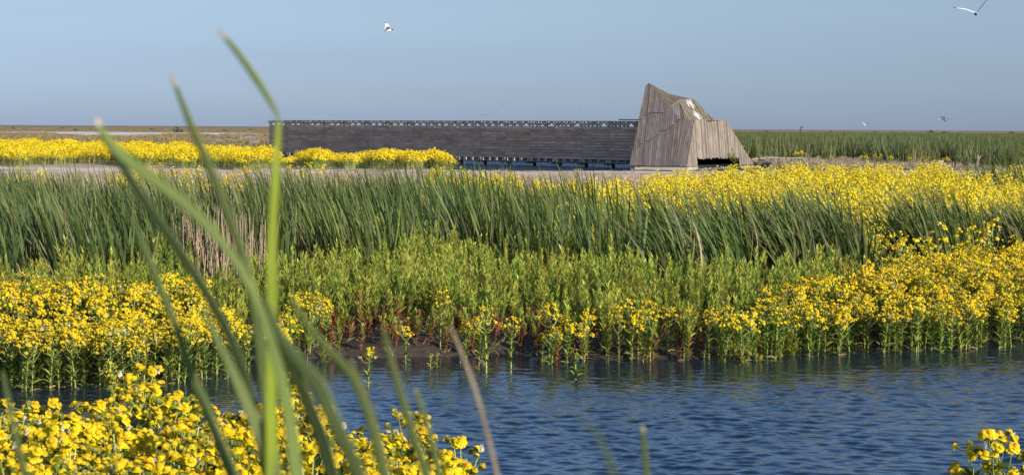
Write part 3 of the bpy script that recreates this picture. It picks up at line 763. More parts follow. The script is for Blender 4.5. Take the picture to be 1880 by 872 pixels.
for x, y in gpts:
    u = uof(x, y); z = gz(x, y); front = 590 < u < 1300 and y < 29.5
    pr = .85 if (front and y < 27.2 and u < 1000) else (.4 if front else 0)
    if ind < 290 and inview(x, y, 10):
        vi = rnd.choice([6, 7, 8, 8]) if rnd.random() < pr else rnd.randrange(6); key = 1 if vi >= 6 else 0
        if (vi, key) not in groots:
            groots[(vi, key)] = o = plant('leafy_weed', G_SINGLE[vi], ('stem', 'foliage'), (0, 0, 0), 0, 1, GL[key][0], 'weed', GL[key][1])
        else: o = copy_thing(groots[(vi, key)])
        o.location = (x, y, z - .01); o.rotation_euler = (rnd.uniform(-.1, .1), rnd.uniform(-.1, .1), rnd.uniform(0, 6.28)); s = rnd.uniform(.75, 1.2) * (1.0 + .25 * vnoise(x, y, 1.6, 5)) * (.92 if y < 26.5 else 1); o.scale = (s, s, s)
        ind += 1
    else: grest.append((x, y, z, (1.0 + .28 * vnoise(x, y, 1.6, 5)) * rnd.uniform(.75, 1.25) * (1.12 if y > 34 else 1)))
scatter('green_weed_stand', G_MASS, [a[:3] for a in grest], 'dense stand of light green leafy weeds in front of the cattails', 'weed stand', scl=[a[3] for a in grest])

# cattails
def cat_test(x, y):
    u = uof(x, y)
    if u < -40 or u > 1600: return False
    back = float(np.interp(u, [0, 200, 330, 480, 600, 850, 1000, 1150, 1250, 1420, 1600], [53, 48, 44, 49, 52, 51, 46, 42, 39, 38, 37]))
    front = float(np.interp(u, [0, 500, 900, 1150, 1300, 1450, 1600], [31.2, 31.6, 35.0, 33.4, 31.4, 30.6, 31.2]))
    if 345 < u < 480 and y < 34.5 and rnd.random() < .6: return False
    if y < front + 2.6 and vnoise(x, y, 1.7, 21) < .05: return False
    if vnoise(x, y, .9, 23) < -.72: return False
    return front + .5 * math.sin(x * 2.2) < y < back
cp = spread_pts(cat_test, -14, 8, 31, 54, .98, .6)
croots = {}
CL = {0: ('dense clump of dark green cattail leaves in the long bed across the middle', 'cattail clumps of the middle bed'),
      1: ('wind-bent cattail clump in the right part of the middle bed', 'wind-bent cattails of the middle bed')}
print('cattail clumps', len(cp), 'yellow', len(yellow), 'green', len(gpts))
for x, y in cp[:300]:
    u = uof(x, y); key = 1 if u > 1180 else 0; vi = rnd.randrange(4 if key else 5)
    if (vi, key) not in croots:
        croots[(vi, key)] = o = tag(link('cattail_clump', (C_WIND if key else C_MESH)[vi]), CL[key][0], 'cattails', CL[key][1])
    else: o = copy_thing(croots[(vi, key)])
    s = rnd.choice([.8, .9, 1, 1.08, 1.15]) * rnd.uniform(.93, 1.05) * (.92 if key else 1); o.location = (x, y, gz(x, y)); o.rotation_euler = (0, 0, rnd.uniform(-.6, .6)); o.scale = (s, s, s)
def windclumps(lst, label, group):
    for u, y, s in lst:
        x = (u - 940) / F * y; o = tag(link('cattail_clump', C_WIND[rnd.randrange(4)]), label, 'cattails', group)
        o.location = (x, y, gz(x, y)); o.rotation_euler = (0, 0, rnd.uniform(-.4, .4)); o.scale = (s, s, s)
windclumps([(1440, 33.8, 1.0), (1460, 34.4, 1.08), (1482, 33.6, 1.1), (1500, 34.5, 1.12), (1518, 33.4, 1.08), (1540, 34.2, 1.05), (1562, 33.8, .95), (1585, 34.2, .85)], 'tall cattail clump bowed to the left, where the middle bed ends on the right', 'bowed cattails at the right end of the middle bed')
windclumps([(1668, 37.2, .9), (1690, 37.5, 1.0), (1704, 36.6, .98), (1720, 37.4, 1.04), (1736, 36.8, 1.0), (1752, 37.6, 1.0), (1768, 37, .95), (1784, 38, .95), (1800, 37.4, .88), (1815, 38.4, .86)], 'cattail clump bent over among the yellow flowers right of the middle bed', 'bent cattails among the yellow flowers')
windclumps([(1850, 38.4, .8), (1864, 37.6, .86), (1880, 38, .9), (1894, 37.4, .95), (1910, 38, .95), (1835, 38.9, .78)], 'bent cattail clump at the right edge above the yellow flowers', 'bent cattails at the right edge')
for u, y, s in [(1800, 74, .95), (1815, 75, 1.1), (1828, 73, 1.05), (1845, 74, 1.1), (1860, 75, 1.15), (1875, 73.5, 1.1), (1893, 75, 1.1)]:
    x = (u - 940) / F * y; o = tag(link('cattail_clump', C_MESH[rnd.randrange(5)]), 'dark cattail clump standing far back at the right edge behind the yellow field', 'cattails', 'far cattails at the right edge')
    o.location = (x, y, gz(x, y)); o.scale = (s * 1.1, s * 1.1, s * .95)
# dry reeds
for i, (u, y) in enumerate([(352, 34), (372, 34.6), (388, 32.4), (402, 32.2), (425, 35.6), (455, 32.6), (470, 33.5), (345, 36.6), (520, 40), (610, 38)]):
    x = (u - 940) / F * y; o = tag(link('dry_reeds', DRYM[i % 3]), 'tuft of bare tan reed stalks among the green cattails on the left', 'dry reeds', 'dry tan reed stalks')
    o.location = (x, y, gz(x, y)); o.rotation_euler = (0, 0, rnd.uniform(0, 6)); s = .9 if u < 500 else .7; o.scale = (s, s, s * (1 if u < 500 else .7))

# far reed field on the right, dry grasses, tufts
def reedfield(x, y):
    if vnoise(x, y, .22, 9) < -.55 and y < 230: return False
    u = uof(x, y)
    if u < 1290 or u > 1960: return False
    fr = float(np.interp(u, [1290, 1380, 1600, 1780, 1960], [160, 160, 156, 150, 140]))
    return y > fr + 2 * math.sin(x)
pts = [(x, y, gz(x, y)) for x, y in spread_pts(reedfield, 14, 120, 138, 420, .42)]
pts += [(x, y, gz(x, y)) for x, y in spread_pts(reedfield, 30, 260, 420, 900, .07)]
scatter('reed_field', REED_FAR, pts, 'broad green reed field on the right behind the hide', 'reeds', tilt=.05, smin=.85, smax=1.2)
T_DRY = lib([tuft(30, .32, ((0.40, 0.31, 0.2), (0.34, 0.25, 0.16), (0.46, 0.38, 0.26)), .7, .012, .12).mesh('dry_tuft', [MAT_DRY]) for i in range(4)], 'dry_tufts')
T_BRN = lib([tuft(40, .5, ((0.27, 0.19, 0.10), (0.2, 0.16, 0.06), (0.33, 0.24, 0.12), (0.12, 0.14, 0.04)), .9, .05, .5).mesh('brown_tuft', [MAT_DRY]) for i in range(4)], 'brown_tufts')
pts = [(x, y, gz(x, y)) for x, y in spread_pts(lambda a, b_: inview(a, b_) and (b_ < 116 or (b_ < 126 and rnd.random() < .12)) and vnoise(a, b_, .25, 4) > (-.3 if b_ > 105 else -.7) and not (b_ > 112 and vnoise(a, b_, .5, 6) > -.2 and rnd.random() < .8), -40, 34, 52, 136, 1.5)]
pts += [(x, y, gz(x, y)) for x, y in spread_pts(lambda a, b_: uof(a, b_) < 1960 and not inpoly(a, b_, POND), 17, 42, 138, 160, 1.6)]
scatter('dry_grass', T_DRY, pts, 'thin dry grass on the gravel strip before the pond', 'dry grass', smin=.6, smax=1.3)
pts = [(x, y, gz(x, y)) for x, y in spread_pts(lambda a, b_: inview(a, b_) and not (370 < uof(a, b_) < 640 and b_ < 620 and rnd.random() < .85) and not (470 < b_ < 860 and 100 < uof(a, b_) < 300), -150, 0, 230, 620, .12)]
pts += [(x, y, gz(x, y)) for x, y in spread_pts(lambda a, b_: inview(a, b_) and not (b_ < 860 and 0 < uof(a, b_) < 470), -500, 500, 640, 1900, .008)]
scatter('rough_grass', T_BRN, pts, 'brown rough grassland reaching to the horizon', 'grassland', smin=.8, smax=1.8)
T_LIT = lib([tuft(9, .16, ((0.26, 0.19, 0.11), (0.18, 0.12, 0.07), (0.10, 0.13, 0.04), (0.22, 0.08, 0.05)), 2.2, .016, .12).mesh('litter', [MAT_DRY]) for i in range(5)], 'litter')
pts = [(x, y, max(0, gz(x, y))) for x, y in spread_pts(lambda a, b_: float(ip(a, SH_X, SH_Y)) - .12 < b_ < float(ip(a, SH_X, SH_Y)) + 2.5, -7, 8, 23, 30, 9)]
scatter('mud_litter', T_LIT, pts, 'dead leaves and small sprouts strewn on the mud at the waters edge', 'plant litter', tilt=.5, smin=.4, smax=1.4)
# bits of yellow in the far reeds
pts = [(x, y, gz(x, y) + .1) for x, y in [((u - 940) / F * yy, yy) for u, yy in ((1585, 152), (1672, 149), (1630, 151), (1612, 153), (1700, 150), (1735, 149), (1600, 155), (1470, 158), (1460, 157))]]
for x, y, z in pts:
    o = tag(link('yellow_shrub', Y_PATCH.objects[rnd.randrange(5)].data), 'small clump of yellow flowers on the bank in front of the far reed field', 'flower clump', 'yellow clumps on the far bank'); o.location = (x, y, z - .05); o.scale = (.55,) * 3; o.rotation_euler = (0, 0, rnd.uniform(0, 6))

# horizon bushes, countable
BUSH = [fluffball(90, 1.2, 1.1, ((0.035, 0.05, 0.03), (0.05, 0.06, 0.03)), .22).mesh('foliage', [MAT_LEAF]) for i in range(3)]
for i, (u, y, s) in enumerate([(139, 900, .9), (326, 760, 1.7), (278, 1100, 1.0), (413, 1000, .8), (25, 1200, 1.2), (115, 1300, 1.1), (460, 1200, .9), (1493, 1000, 1.0), (1524, 1050, 1.3), (1558, 1000, 1.2), (1605, 1100, 1.1), (1634, 1000, 1.1), (1660, 1050, 1.0), (1708, 950, 1.9), (1731, 1000, 1.5), (1741, 1000, 1.2), (1855, 980, 1.6), (1405, 1100, 1.1)]):
    x = (u - 940) / F * y; o = link('bush', BUSH[i % 3]); o.location = (x, y, gz(x, y) + (.9 if u > 1300 else .4)); o.scale = (s, s, s * .8)
    tag(o, 'dark low bush on the horizon ' + ('of the brown flats at left' if u < 900 else 'above the green reed field'), 'bush', 'horizon bushes at left' if u < 900 else 'horizon bushes at right')
SM = fluffball(260, .75, 1.0, ((0.07, 0.11, 0.025), (0.05, 0.08, 0.02)), .06).mesh('foliage', [MAT_LEAF])
for u, y, s, lab in ((703, 126, .75, 'round green bush at the foot of the yellow thicket before the screen'), (826, 122, .9, 'round green bush at the right end of the yellow thicket')):
    x = (u - 940) / F * y; o = tag(link('bush', SM), lab, 'bush'); o.location = (x, y, .1); o.scale = (s, s, s)
wd_ = weed(1.15, 60, 0)
r_ = plant('shrub', [wd_[0].mesh('stem', [MAT_STEM]), wd_[1].mesh('foliage', [MAT_LEAF])], ('stem', 'foliage'), pix(1350, 314, 138.3), 0, 1.25, 'pale green leafy shrub growing in front of the dark hide opening', 'shrub'); r_.location.z = 0
r_.scale = (3.4, 3.4, 1.35)

# ------------------------------------------------------------------ the timber screen
A_ = Vector((9.05, 144.6, 0)); Bn = Vector((-21.6, 177.0, 0)); wd = (Bn - A_).normalized(); wl = (Bn - A_).length
wn = Vector((wd.y, -wd.x, 0));  wn = -wn if wn.y > 0 else wn      # normal towards the camera side
UP = Vector((0, 0, 1)); NBAY = 16; bay = wl / NBAY
scr = empty('timber_screen', A_); tag(scr, 'long dark plank screen wall on piles running left from the hide across the pond', 'screen wall')
def loc(p): return Vector(p) - A_
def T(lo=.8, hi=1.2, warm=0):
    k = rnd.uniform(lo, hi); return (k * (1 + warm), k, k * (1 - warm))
for i in range(NBAY):
    s0, s1 = i * bay, (i + 1) * bay; sc_x = (s0 + s1) / 2
    mb = MB(); rows = 11; z0, z1 = .57, 3.02; rh = (z1 - z0) / rows
    for j in range(rows):
        cuts = [s0 + .02, s1 - .02]
        for _q in range(rnd.choice([0, 1, 1, 2])): cuts.insert(-1, s0 + bay * rnd.uniform(.15, .85))
        cuts.sort()
        for a, b_ in zip(cuts[:-1], cuts[1:]):
            c = wd * ((a + b_) / 2) + UP * (z0 + (j + .5) * rh) + wn * (.02 + rnd.uniform(0, .012))
            # each board leans out at its foot (lap siding)
            ez = (UP * 1 + wn * -.2).normalized() * (rh * .5 - .012)
            mb.box(c, wd * ((b_ - a) / 2 - .005), wn * .014, ez, T(.78, 1.2, rnd.uniform(0, .06)))
    link('board_panel', mb.mesh('board_panel', [MAT_SCREEN]), scr)
    mb = MB(); mb.box(wd * (s0 + .005) + UP * 1.8 + wn * .05, wd * .018, wn * .01, UP * 1.22, T(.8, 1.15, .05)); link('batten', mb.mesh('batten', [MAT_SCREEN]), scr)
    # stub feet of the uprights under the boards
    for q in (.06, .37, .66, .94):
        mb = MB(); mb.box(wd * (s0 + bay * q) + UP * .47 + wn * .06, wd * .04, wn * .11, UP * .13, T(.8, 1.2)); link('post_foot', mb.mesh('post_foot', [MAT_RAIL]), scr)
    mb = MB(); mb.box(wd * sc_x + UP * .47 - wn * .12, wd * (bay / 2 - .002), wn * .03, UP * .11, T(.7, 1.0)); link('side_board', mb.mesh('side_board', [MAT_WOOD_TAN]), scr)
    mb = MB(); mb.box(wd * sc_x + UP * .30 - wn * .02, wd * (bay / 2 - .002), wn * .04, UP * .035, T(1, 1.5)); link('beam', mb.mesh('beam', [MAT_PILE]), scr)
    # top rail and braces, on both sides of the walkway
    for off in (-.06, -1.7):
        mb = MB()
        mb.box(wd * sc_x + UP * 3.40 + wn * off, wd * (bay / 2 - .001), wn * .07, UP * .025, (.8, .78, .6)); link('top_rail', mb.mesh('top_rail', [MAT_RAIL]), scr)
        mb = MB()
        for q in (.06, .37, .66, .94):
            c0 = wd * (s0 + bay * q) + wn * (off - .04)
            mb.box(c0 + UP * 3.19, wn * .07, wd * .045, UP * .18, T(.8, 1.25))
            for sg in (-1, 1):
                a = c0 + UP * 3.05 + wn * .05; b_ = a + wd * (sg * bay * .13) + UP * .31; dd = (b_ - a)
                mb.box((a + b_) / 2, dd / 2, wn * .05, dd.cross(wn).normalized() * .035, T(.7, 1.25))
        link('rail_bracing', mb.mesh('rail_bracing', [MAT_RAIL]), scr)
    # the walkway between the two screens, and the second screen behind
    mb = MB(); mb.box(wd * sc_x + UP * .62 - wn * .9, wd * (bay / 2 - .001), wn * .72, UP * .04, T()); link('deck', mb.mesh('deck', [MAT_WOOD]), scr)
    mb = MB(); mb.box(wd * sc_x + UP * 1.8 - wn * 1.7, wd * (bay / 2 - .001), wn * .02, UP * 1.22, T()); link('rear_panel', mb.mesh('rear_panel', [MAT_SCREEN]), scr)
for i in range(NBAY + 1):
    c = wd * (i * bay)
    mb = MB(); mb.box(c - wn * .35 + UP * -.1, wd * .13, wn * .13, UP * .355, T()); link('pile', mb.mesh('pile', [MAT_PILE]), scr)
    mb = MB(); mb.box(c + UP * .215 + wn * .12 - wd * .02, wd * .22, wn * .22, UP * .04, (.6, .55, .5)); link('cross_beam', mb.mesh('cross_beam', [MAT_WOOD]), scr)
    mb = MB(); rr = .13; q0 = c - wd * .2 + wn * .1
    mb.tube([q0 + UP * -.3, q0 + UP * .16, q0 + UP * .172], [rr, rr * .98, .01], [(1.25, 1.15, 1)] * 3, 10); link('round_post', mb.mesh('round_post', [MAT_RAIL]), scr)
mb = MB(); mb.box(wd * .9 + UP * 3.52 - wn * .3, wd * 1.1, wn * .2, UP * .04, (.5, .5, .42)); link('cover_plank', mb.mesh('cover_plank', [MAT_RAIL]), scr)

# ------------------------------------------------------------------ the hide (folded timber tower)
HO = Vector((12.2, 143, 0)); hide = empty('bird_hide', HO)
tag(hide, 'angular folded timber bird hide with a pointed peak and weathered vertical boards', 'bird hide')
def q(zx, zy, y): return pix(1120 + zx / 4.36, 140 + zy / 4.36, y)
BL = q(155, 718, 139.9); BM = q(530, 721, 139.2); BC = q(610, 724, 139.15)
A0 = q(288, 88, 142.7)
def onplane(zx, zy, pts):
    """where the sight line through a zoomed-photo point meets the plane of three known corners"""
    p0 = Vector((0, 0, H)); d = q(zx, zy, 140) - p0; n_ = (pts[1] - pts[0]).cross(pts[2] - pts[0]); return p0 + d * ((pts[0] - p0).dot(n_) / d.dot(n_))
FR = (BL, BM, A0)
A1 = onplane(312, 62, FR); Cc = onplane(480, 246, FR); K_ = onplane(566, 362, FR)
CR = (BM, K_, BC); G = onplane(597, 352, CR); Hc = onplane(672, 353, CR)
J = q(1146, 706, 148.9); I = onplane(926, 355, (BC, J, Hc))
D = q(552, 193, 143.7); E = q(677, 190, 145.0); Fp = onplane(822, 352, (G, D, E)); 
G2 = G + (G - D).normalized() * .0; F2 = onplane(826, 360, (G, D, E))
print('hide', [tuple(round(c, 2) for c in p) for p in (A1, Cc, K_, G, Hc, I, D, E, Fp)])
def clip(poly, f):
    out = []
    for i in range(len(poly)):
        a, b_ = poly[i], poly[(i + 1) % len(poly)]; fa, fb = f(a), f(b_)
        if fa >= 0: out.append(a)
        if (fa >= 0) != (fb >= 0): t = fa / (fa - fb); out.append((a[0] + (b_[0] - a[0]) * t, a[1] + (b_[1] - a[1]) * t))
    return out
def boards(name, P, along, mat, wb=.15, lines=(), ragged=None, tr=(.72, 1.2), parent=hide, thick=.03, warm=.03):
    """clad a convex polygon with boards running 'along'; lines: [(p, q, ...)] step lines across them"""
    P = [Vector(p) for p in P]; nrm = (P[1] - P[0]).cross(P[2] - P[0]).normalized()
    cen = sum(P, Vector()) / len(P)
    if nrm.dot(Vector((0, 0, H)) - cen) < 0: nrm = -nrm
    t_ = Vector(along); t_ = (t_ - nrm * t_.dot(nrm)).normalized(); s_ = t_.cross(nrm)
    o = P[0]; to2 = lambda p: ((Vector(p) - o).dot(s_), (Vector(p) - o).dot(t_))
    poly = [to2(p) for p in P]; L2 = [[to2(p) for p in ln] for ln in lines]
    for l in L2: l.sort()
    lo, hi = min(p[0] for p in poly), max(p[0] for p in poly); mb = MB(); x = lo; print(name, round(lo, 2), round(hi, 2)); base_w = rnd.random()
    group = 0
    while x < hi:
        w_ = wb * rnd.uniform(.85, 1.15); xa, xb = x + .009, min(x + w_ - .009, hi); x += w_
        strip = clip(clip(poly, lambda p: p[0] - xa), lambda p: xb - p[0])
        if len(strip) < 3: continue
        xc = (xa + xb) / 2; cuts = []
        for l in L2:
            if l[0][0] - .05 < xc < l[-1][0] + .05: cuts.append(float(np.interp(xc, [a[0] for a in l], [a[1] for a in l])) + rnd.uniform(-.035, .035))
        if ragged:
            rr = ragged(xc, strip)
            if rr is not None: strip = clip(strip, lambda p: p[1] - rr)
            if len(strip) < 3: continue
        cuts.sort(); bounds = [-1e3] + cuts + [1e3]
        j = rnd.choice([0, 0, .02, .035])
        for bi, (ya, yb) in enumerate(zip(bounds[:-1], bounds[1:])):
            g = .0 if bi == 0 else .004
            pc = clip(clip(strip, lambda p: p[1] - ya - g), lambda p: yb - p[1])
            if len(pc) < 3: continue
            off = thick + j + .06 * bi; col = T(*tr, warm + rnd.uniform(-.02, .03)); ou = rnd.random() * 9 if False else 0
            top = [o + s_ * a + t_ * b_ + nrm * off for a, b_ in pc]; bot = [p - nrm * (off + .0) for p in top]
            uvs = [(a, b_ + base_w * 0) for a, b_ in pc]
            mb.face(top, col, uvs)
            for k in range(len(pc)):
                k2 = (k + 1) % len(pc); mb.face([bot[k], bot[k2], top[k2], top[k]], col, [uvs[k], uvs[k2], uvs[k2], uvs[k]])
    inner = poly
    if not ragged: mb.face([o + s_ * a + t_ * b_ + nrm * .004 for a, b_ in inner], (.25, .25, .25), inner)
    me = mb.mesh(name, [mat]); me.transform(Matrix.Translation(-HO)); return link(name, me, parent)
up_l = (A0 - BL)
crack1 = [q(232, 355, 141.4), q(300, 297, 141.4), q(335, 288, 141.4), q(428, 302, 141.4)]
crack2 = [q(182, 605, 140.3), q(265, 527, 140.5), q(320, 520, 140.5), q(400, 450, 140.8), q(470, 440, 140.9), q(530, 378, 141.1), q(566, 362, 141.1)]
# front split in two folded planes plus the small wedge at the notch
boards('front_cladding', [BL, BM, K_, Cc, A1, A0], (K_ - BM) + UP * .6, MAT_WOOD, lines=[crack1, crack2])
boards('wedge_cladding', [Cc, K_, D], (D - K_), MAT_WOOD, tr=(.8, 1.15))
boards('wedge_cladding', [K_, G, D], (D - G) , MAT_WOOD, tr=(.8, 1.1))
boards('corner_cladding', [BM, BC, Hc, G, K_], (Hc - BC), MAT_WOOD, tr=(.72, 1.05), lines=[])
OP0 = q(694, 700, 139.6); OP1 = q(1034, 700, 147)
def rag(xc, strip): return None
nr = (BC - J).cross(Hc - J).normalized()
# right face with the ragged opening at its foot
def right_face():
    P = [BC, J, I, Hc]; nrm = (P[1] - P[0]).cross(P[3] - P[0]).normalized()
    if nrm.dot(Vector((0, 0, H)) - P[0]) < 0: nrm = -nrm
    t_ = UP - nrm * UP.dot(nrm); t_.normalize(); s_ = t_.cross(nrm); o = P[0]
    # opening edges in board coordinates
    def ray_s(zx, zy):
        p0 = Vector((0, 0, H)); d = (q(zx, zy, 140) - p0); tt = (o - p0).dot(nrm) / d.dot(nrm); p = p0 + d * tt; return ((p - o).dot(s_), (p - o).dot(t_))
    s0, t0 = ray_s(696, 660); s1, t1 = ray_s(1032, 660); lo_, hi_ = min(s0, s1), max(s0, s1)
    def rg(xc, strip):
        if lo_ < xc < hi_: return (t0 + t1) / 2 + rnd.choice([0, .02, .05, .1, -.03]) + rnd.uniform(-.02, .02)
        return None
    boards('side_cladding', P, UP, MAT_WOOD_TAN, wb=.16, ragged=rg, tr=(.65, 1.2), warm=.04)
    return nrm, s_, t_, o, lo_, hi_
nrm, s_, t_, o_, lo_, hi_ = right_face()
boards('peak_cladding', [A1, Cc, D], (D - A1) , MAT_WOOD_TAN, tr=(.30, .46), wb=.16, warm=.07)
boards('roof_slope', [G, D, E, F2], (D - G) + (E - Fp), MAT_WOOD_ROOF, wb=.14, tr=(.85, 1.15))
# unseen sides, closed so the inside stays dark: back-left, back and the flat deck
BK1 = Vector((9.2, 149.5, .27)); BK2 = Vector((16.5, 152.0, .27)); AB = Vector((10.6, 145.4, 5.6)); TB = Vector((13.6, 147.2, 4.6)); IB = Vector((15.2, 148.6, 3.45))
boards('rear_cladding', [BL, A0, AB, BK1], UP, MAT_WOOD); boards('rear_cladding', [BK1, AB, IB, BK2], UP, MAT_WOOD); boards('rear_cladding', [BK2, IB, I, J], UP, MAT_WOOD)
mb = MB()
for tri in ([A0, A1, AB], [A1, D, AB], [D, E, AB], [E, TB, AB], [E, Fp, TB], [Fp, IB, TB], [TB, IB, AB]): mb.face(tri, (.9, .85, .7), [(p.x, p.y) for p in tri])
for tri in ([Hc, I, Fp, G], [I, IB, Fp]): mb.face([p - UP * .03 for p in tri], (.9, .85, .7), [(p.x, p.y) for p in tri])
me = mb.mesh('top_cladding', [MAT_WOOD]); me.transform(Matrix.Translation(-HO)); link('top_cladding', me, hide)
mb = MB(); fl = [BL, BC, J, BK2, BK1]; fl = [Vector((p.x, p.y, .29)) for p in fl]
mb.face([p + (HO * 0) for p in fl], (1, 1, 1)); 
c_ = sum(fl, Vector()) / 5
ring = [p.lerp(c_, .12) for p in fl]
for k in range(5):
    a, b_ = ring[k], ring[(k + 1) % 5]; mb.face([a, b_, b_ + UP * 1.2, a + UP * 1.2], (1, 1, 1)) if k not in (1,) else None
me = mb.mesh('floor_shade_lining', [MAT_DARK]); me.transform(Matrix.Translation(-HO)); link('floor_shade_lining', me, hide)  # floor and inner walls in black, painting the opening's shade
# base beams
def beam(name, a, b_, h0, h1, wdt, mat, col=(1, 1, 1)):
    a = Vector((a.x, a.y, (h0 + h1) / 2)); b_ = Vector((b_.x, b_.y, (h0 + h1) / 2)); d = b_ - a; n_ = d.cross(UP).normalized()
    mb = MB(); mb.box((a + b_) / 2 - HO, d / 2, n_ * wdt, UP * ((h1 - h0) / 2), col); return link(name, mb.mesh(name, [mat]), hide)
b0 = BL.lerp(BM, .12) + Vector((0, .12, 0)); b1 = BC + Vector((.1, .12, 0)); beam('base_beam', b0, b1, -.05, .20, .12, MAT_BASE)
side = lambda t: BC.lerp(J, t) + Vector((-.1, .05, 0))
beam('base_beam', side(.02), side(.17), -.05, .22, .12, MAT_BASE, (.95, .95, .95)); beam('base_beam', side(.17), side(.62), -.05, .12, .12, MAT_WOOD, (.7, .7, .75)); beam('base_beam', side(.8), side(.99), -.05, .18, .2, MAT_BASE, (.9, .88, .8))
# corner trims
def trim(a, b_, col=(.9, .85, .75), r=.035):
    mb = MB(); mb.tube([a - HO, b_ - HO], [r, r], col, 6); link('edge_trim', mb.mesh('edge_trim', [MAT_WOOD_TAN]), hide)
yv = Vector((0, -.03, .01))
for a, b_ in ((A1, Cc), (Cc, D), (D, E), (Hc, I), (A0, A1), (A1, D)): trim(a + yv, b_ + yv)

# ------------------------------------------------------------------ stone row and rusty post
RK = []
for i in range(5):
    m = MB(); rr = .14; rows = []
    for a in range(5):
        ph = math.pi * a / 4; rows.append([Vector((math.cos(t) * math.sin(ph) * rr * rnd.uniform(1.2, 1.9), math.sin(t) * math.sin(ph) * rr * rnd.uniform(.8, 1.1), math.cos(ph) * rr * rnd.uniform(.6, .8))) for t in [k * math.pi / 4 for k in range(8)]])
    m.grid(rows, [(1, 1, 1)] * 5, True); RK.append(m.mesh('stone', [MAT_STONE]))
for i in range(14):
    u = 1382 + i * 7 + rnd.uniform(-2, 2); y = 157; x = (u - 940) / F * y
    o = tag(link('stone', RK[i % 5]), 'brown stone in the short row at the foot of the reeds beside the hide', 'stone', 'stones in the row beside the hide'); o.location = (x, y, gz(x, y) + .12); o.scale = (1.1, 1, .9); o.rotation_euler = (0, 0, rnd.uniform(-.3, .3))
p = pix(1470, 247, 330); mb = MB(); mb.tube([(0, 0, -1.5), (0, 0, 1.0), (.08, 0, 1.2), (.45, 0, 1.25)], [.14, .14, .13, .12], (1, 1, 1), 8)
o = tag(link('bent_pipe', mb.mesh('bent_pipe', [MAT_RUST])), 'rusty bent pipe post sticking up from the far reeds right of the hide', 'pipe post'); o.location = p
# tree snag beside the far reeds
mb = MB(); mb.tube([(0, 0, 0), (.1, 0, .5), (.05, 0, .9)], [.12, .1, .04], (0.3, 0.22, 0.15), 6); mb.tube([(.08, 0, .5), (.3, .1, .75), (.35, .1, .85)], [.06, .04, .02], (0.3, 0.22, 0.15), 5)
o = tag(link('stump', mb.mesh('stump', [MAT_DRY])), 'pale broken stump on the far bank near the right edge', 'stump'); o.location = pix(1793, 306, 145)

# ------------------------------------------------------------------ birds
def gull(name, loc_, yaw, roll, pitch, wl, wr, label, span=.95, hood=True, tilt=0, dark=(0.03, 0.025, 0.025), body=(.78, .78, .76), wing=(.5, .52, .55)):
    """wl / wr: (inner, outer) wing angles in degrees above the body; nose along +x"""
    m = MB(); st = [(-.19, .004, .0), (-.16, .018, .0), (-.08, .040, -.005), (0, .052, -.01), (.08, .050, -.006), (.125, .036, .004), (.155, .031, .012), (.18, .027, .012), (.20, .01, .008)]
    rows = []; cols = []
    for x, r, z in st:
        rows.append([Vector((x, math.cos(t) * r, z + math.sin(t) * r * .9)) for t in [k * math.pi / 5 for k in range(10)]]); cols.append(dark if (x >= .125 and hood) else body)
    m.grid(rows, cols, True)
    m.tube([(.195, 0, .008), (.235, 0, .0)], [.008, .002], (.25, .03, .02), 5)                       # bill
    for s in (-1, 1): m.face([(-.15, s * .012, .005), (-.27, s * .055, .005), (-.26, 0, .005)], body); 
    for s in (-1, 1): m.face([(-.15, s * .012, -.001), (-.26, 0, -.001), (-.27, s * .055, -.001)], body)
    for s, (a1, a2) in ((1, wl), (-1, wr)):
        p = Vector((.03, s * .035, .02)); L1, L2 = span * .2, span * .30; rows = []
        a1, a2 = R(a1), R(a2); d1 = Vector((.12, s * math.cos(a1), math.sin(a1))).normalized(); d2 = Vector((-.38, s * math.cos(a2), math.sin(a2))).normalized()
        pts_ = [p, p + d1 * L1 * .5, p + d1 * L1, p + d1 * L1 + d2 * L2 * .4, p + d1 * L1 + d2 * L2 * .75, p + d1 * L1 + d2 * L2]; ch = [.15, .14, .125, .10, .06, .005]
        for t_ in (.006, -.006):
            rr = [[pt + Vector((.03, 0, t_ * .3)), pt + Vector((-c * .4, 0, t_)), pt + Vector((-c, 0, t_ * .1))] for pt, c in zip(pts_, ch)]
            m.grid(rr, [wing if t_ > 0 else body] * 3 + [wing if t_ > 0 else (.4, .4, .42)] + [dark] * 2)
    me = m.mesh(name, [MAT_BIRD]); me.shade_smooth(); o = link(name, me); o.location = loc_; o.rotation_euler = (roll, pitch, yaw)
    return tag(o, label, 'bird', 'gulls in flight')
gull('gull', pix(712, 56, 75), R(8), R(8), R(-4), (52, 22), (25, 15), 'white gull with a dark hood flying above the left half of the screen')
gull('gull', pix(1791, 25, 52), R(-95), R(0), R(14), (56, 50), (22, 6), 'gull gliding head-on in the upper right corner, long pale wings in a V', span=1.15, wing=(.8, .8, .78))
gull('gull', pix(891, 211.5, 150), R(80), R(-2), 0, (14, -12), (14, -12), 'dark bird with drooped wings skimming just above the screen top rail', body=(.25, .25, .25), wing=(.2, .2, .2))
gull('gull', pix(1733, 219.5, 90), R(0), R(10), 0, (20, -25), (20, -25), 'black and white bird flying low over the horizon at far right', wing=(.12, .12, .12))
gull('gull', pix(1727, 298, 143), R(190), R(0), R(10), (30, -5), (30, -5), 'pale bird landing on the far bank at right', span=1.1, body=(.55, .6, .68), wing=(.5, .55, .62))
gull('gull', pix(1588, 230, 200), R(60), R(10), 0, (50, 30), (50, 30), 'tiny pale bird above the horizon over the reed field')
gull('gull', pix(922, 203, 380), R(30), 0, 0, (20, 0), (20, 0), 'tiny white speck of a bird above the middle of the screen')
gull('gull', pix(1058, 194, 340), R(20), 0, 0, (20, 0), (20, 0), 'tiny white speck of a bird to the left of the hide peak')

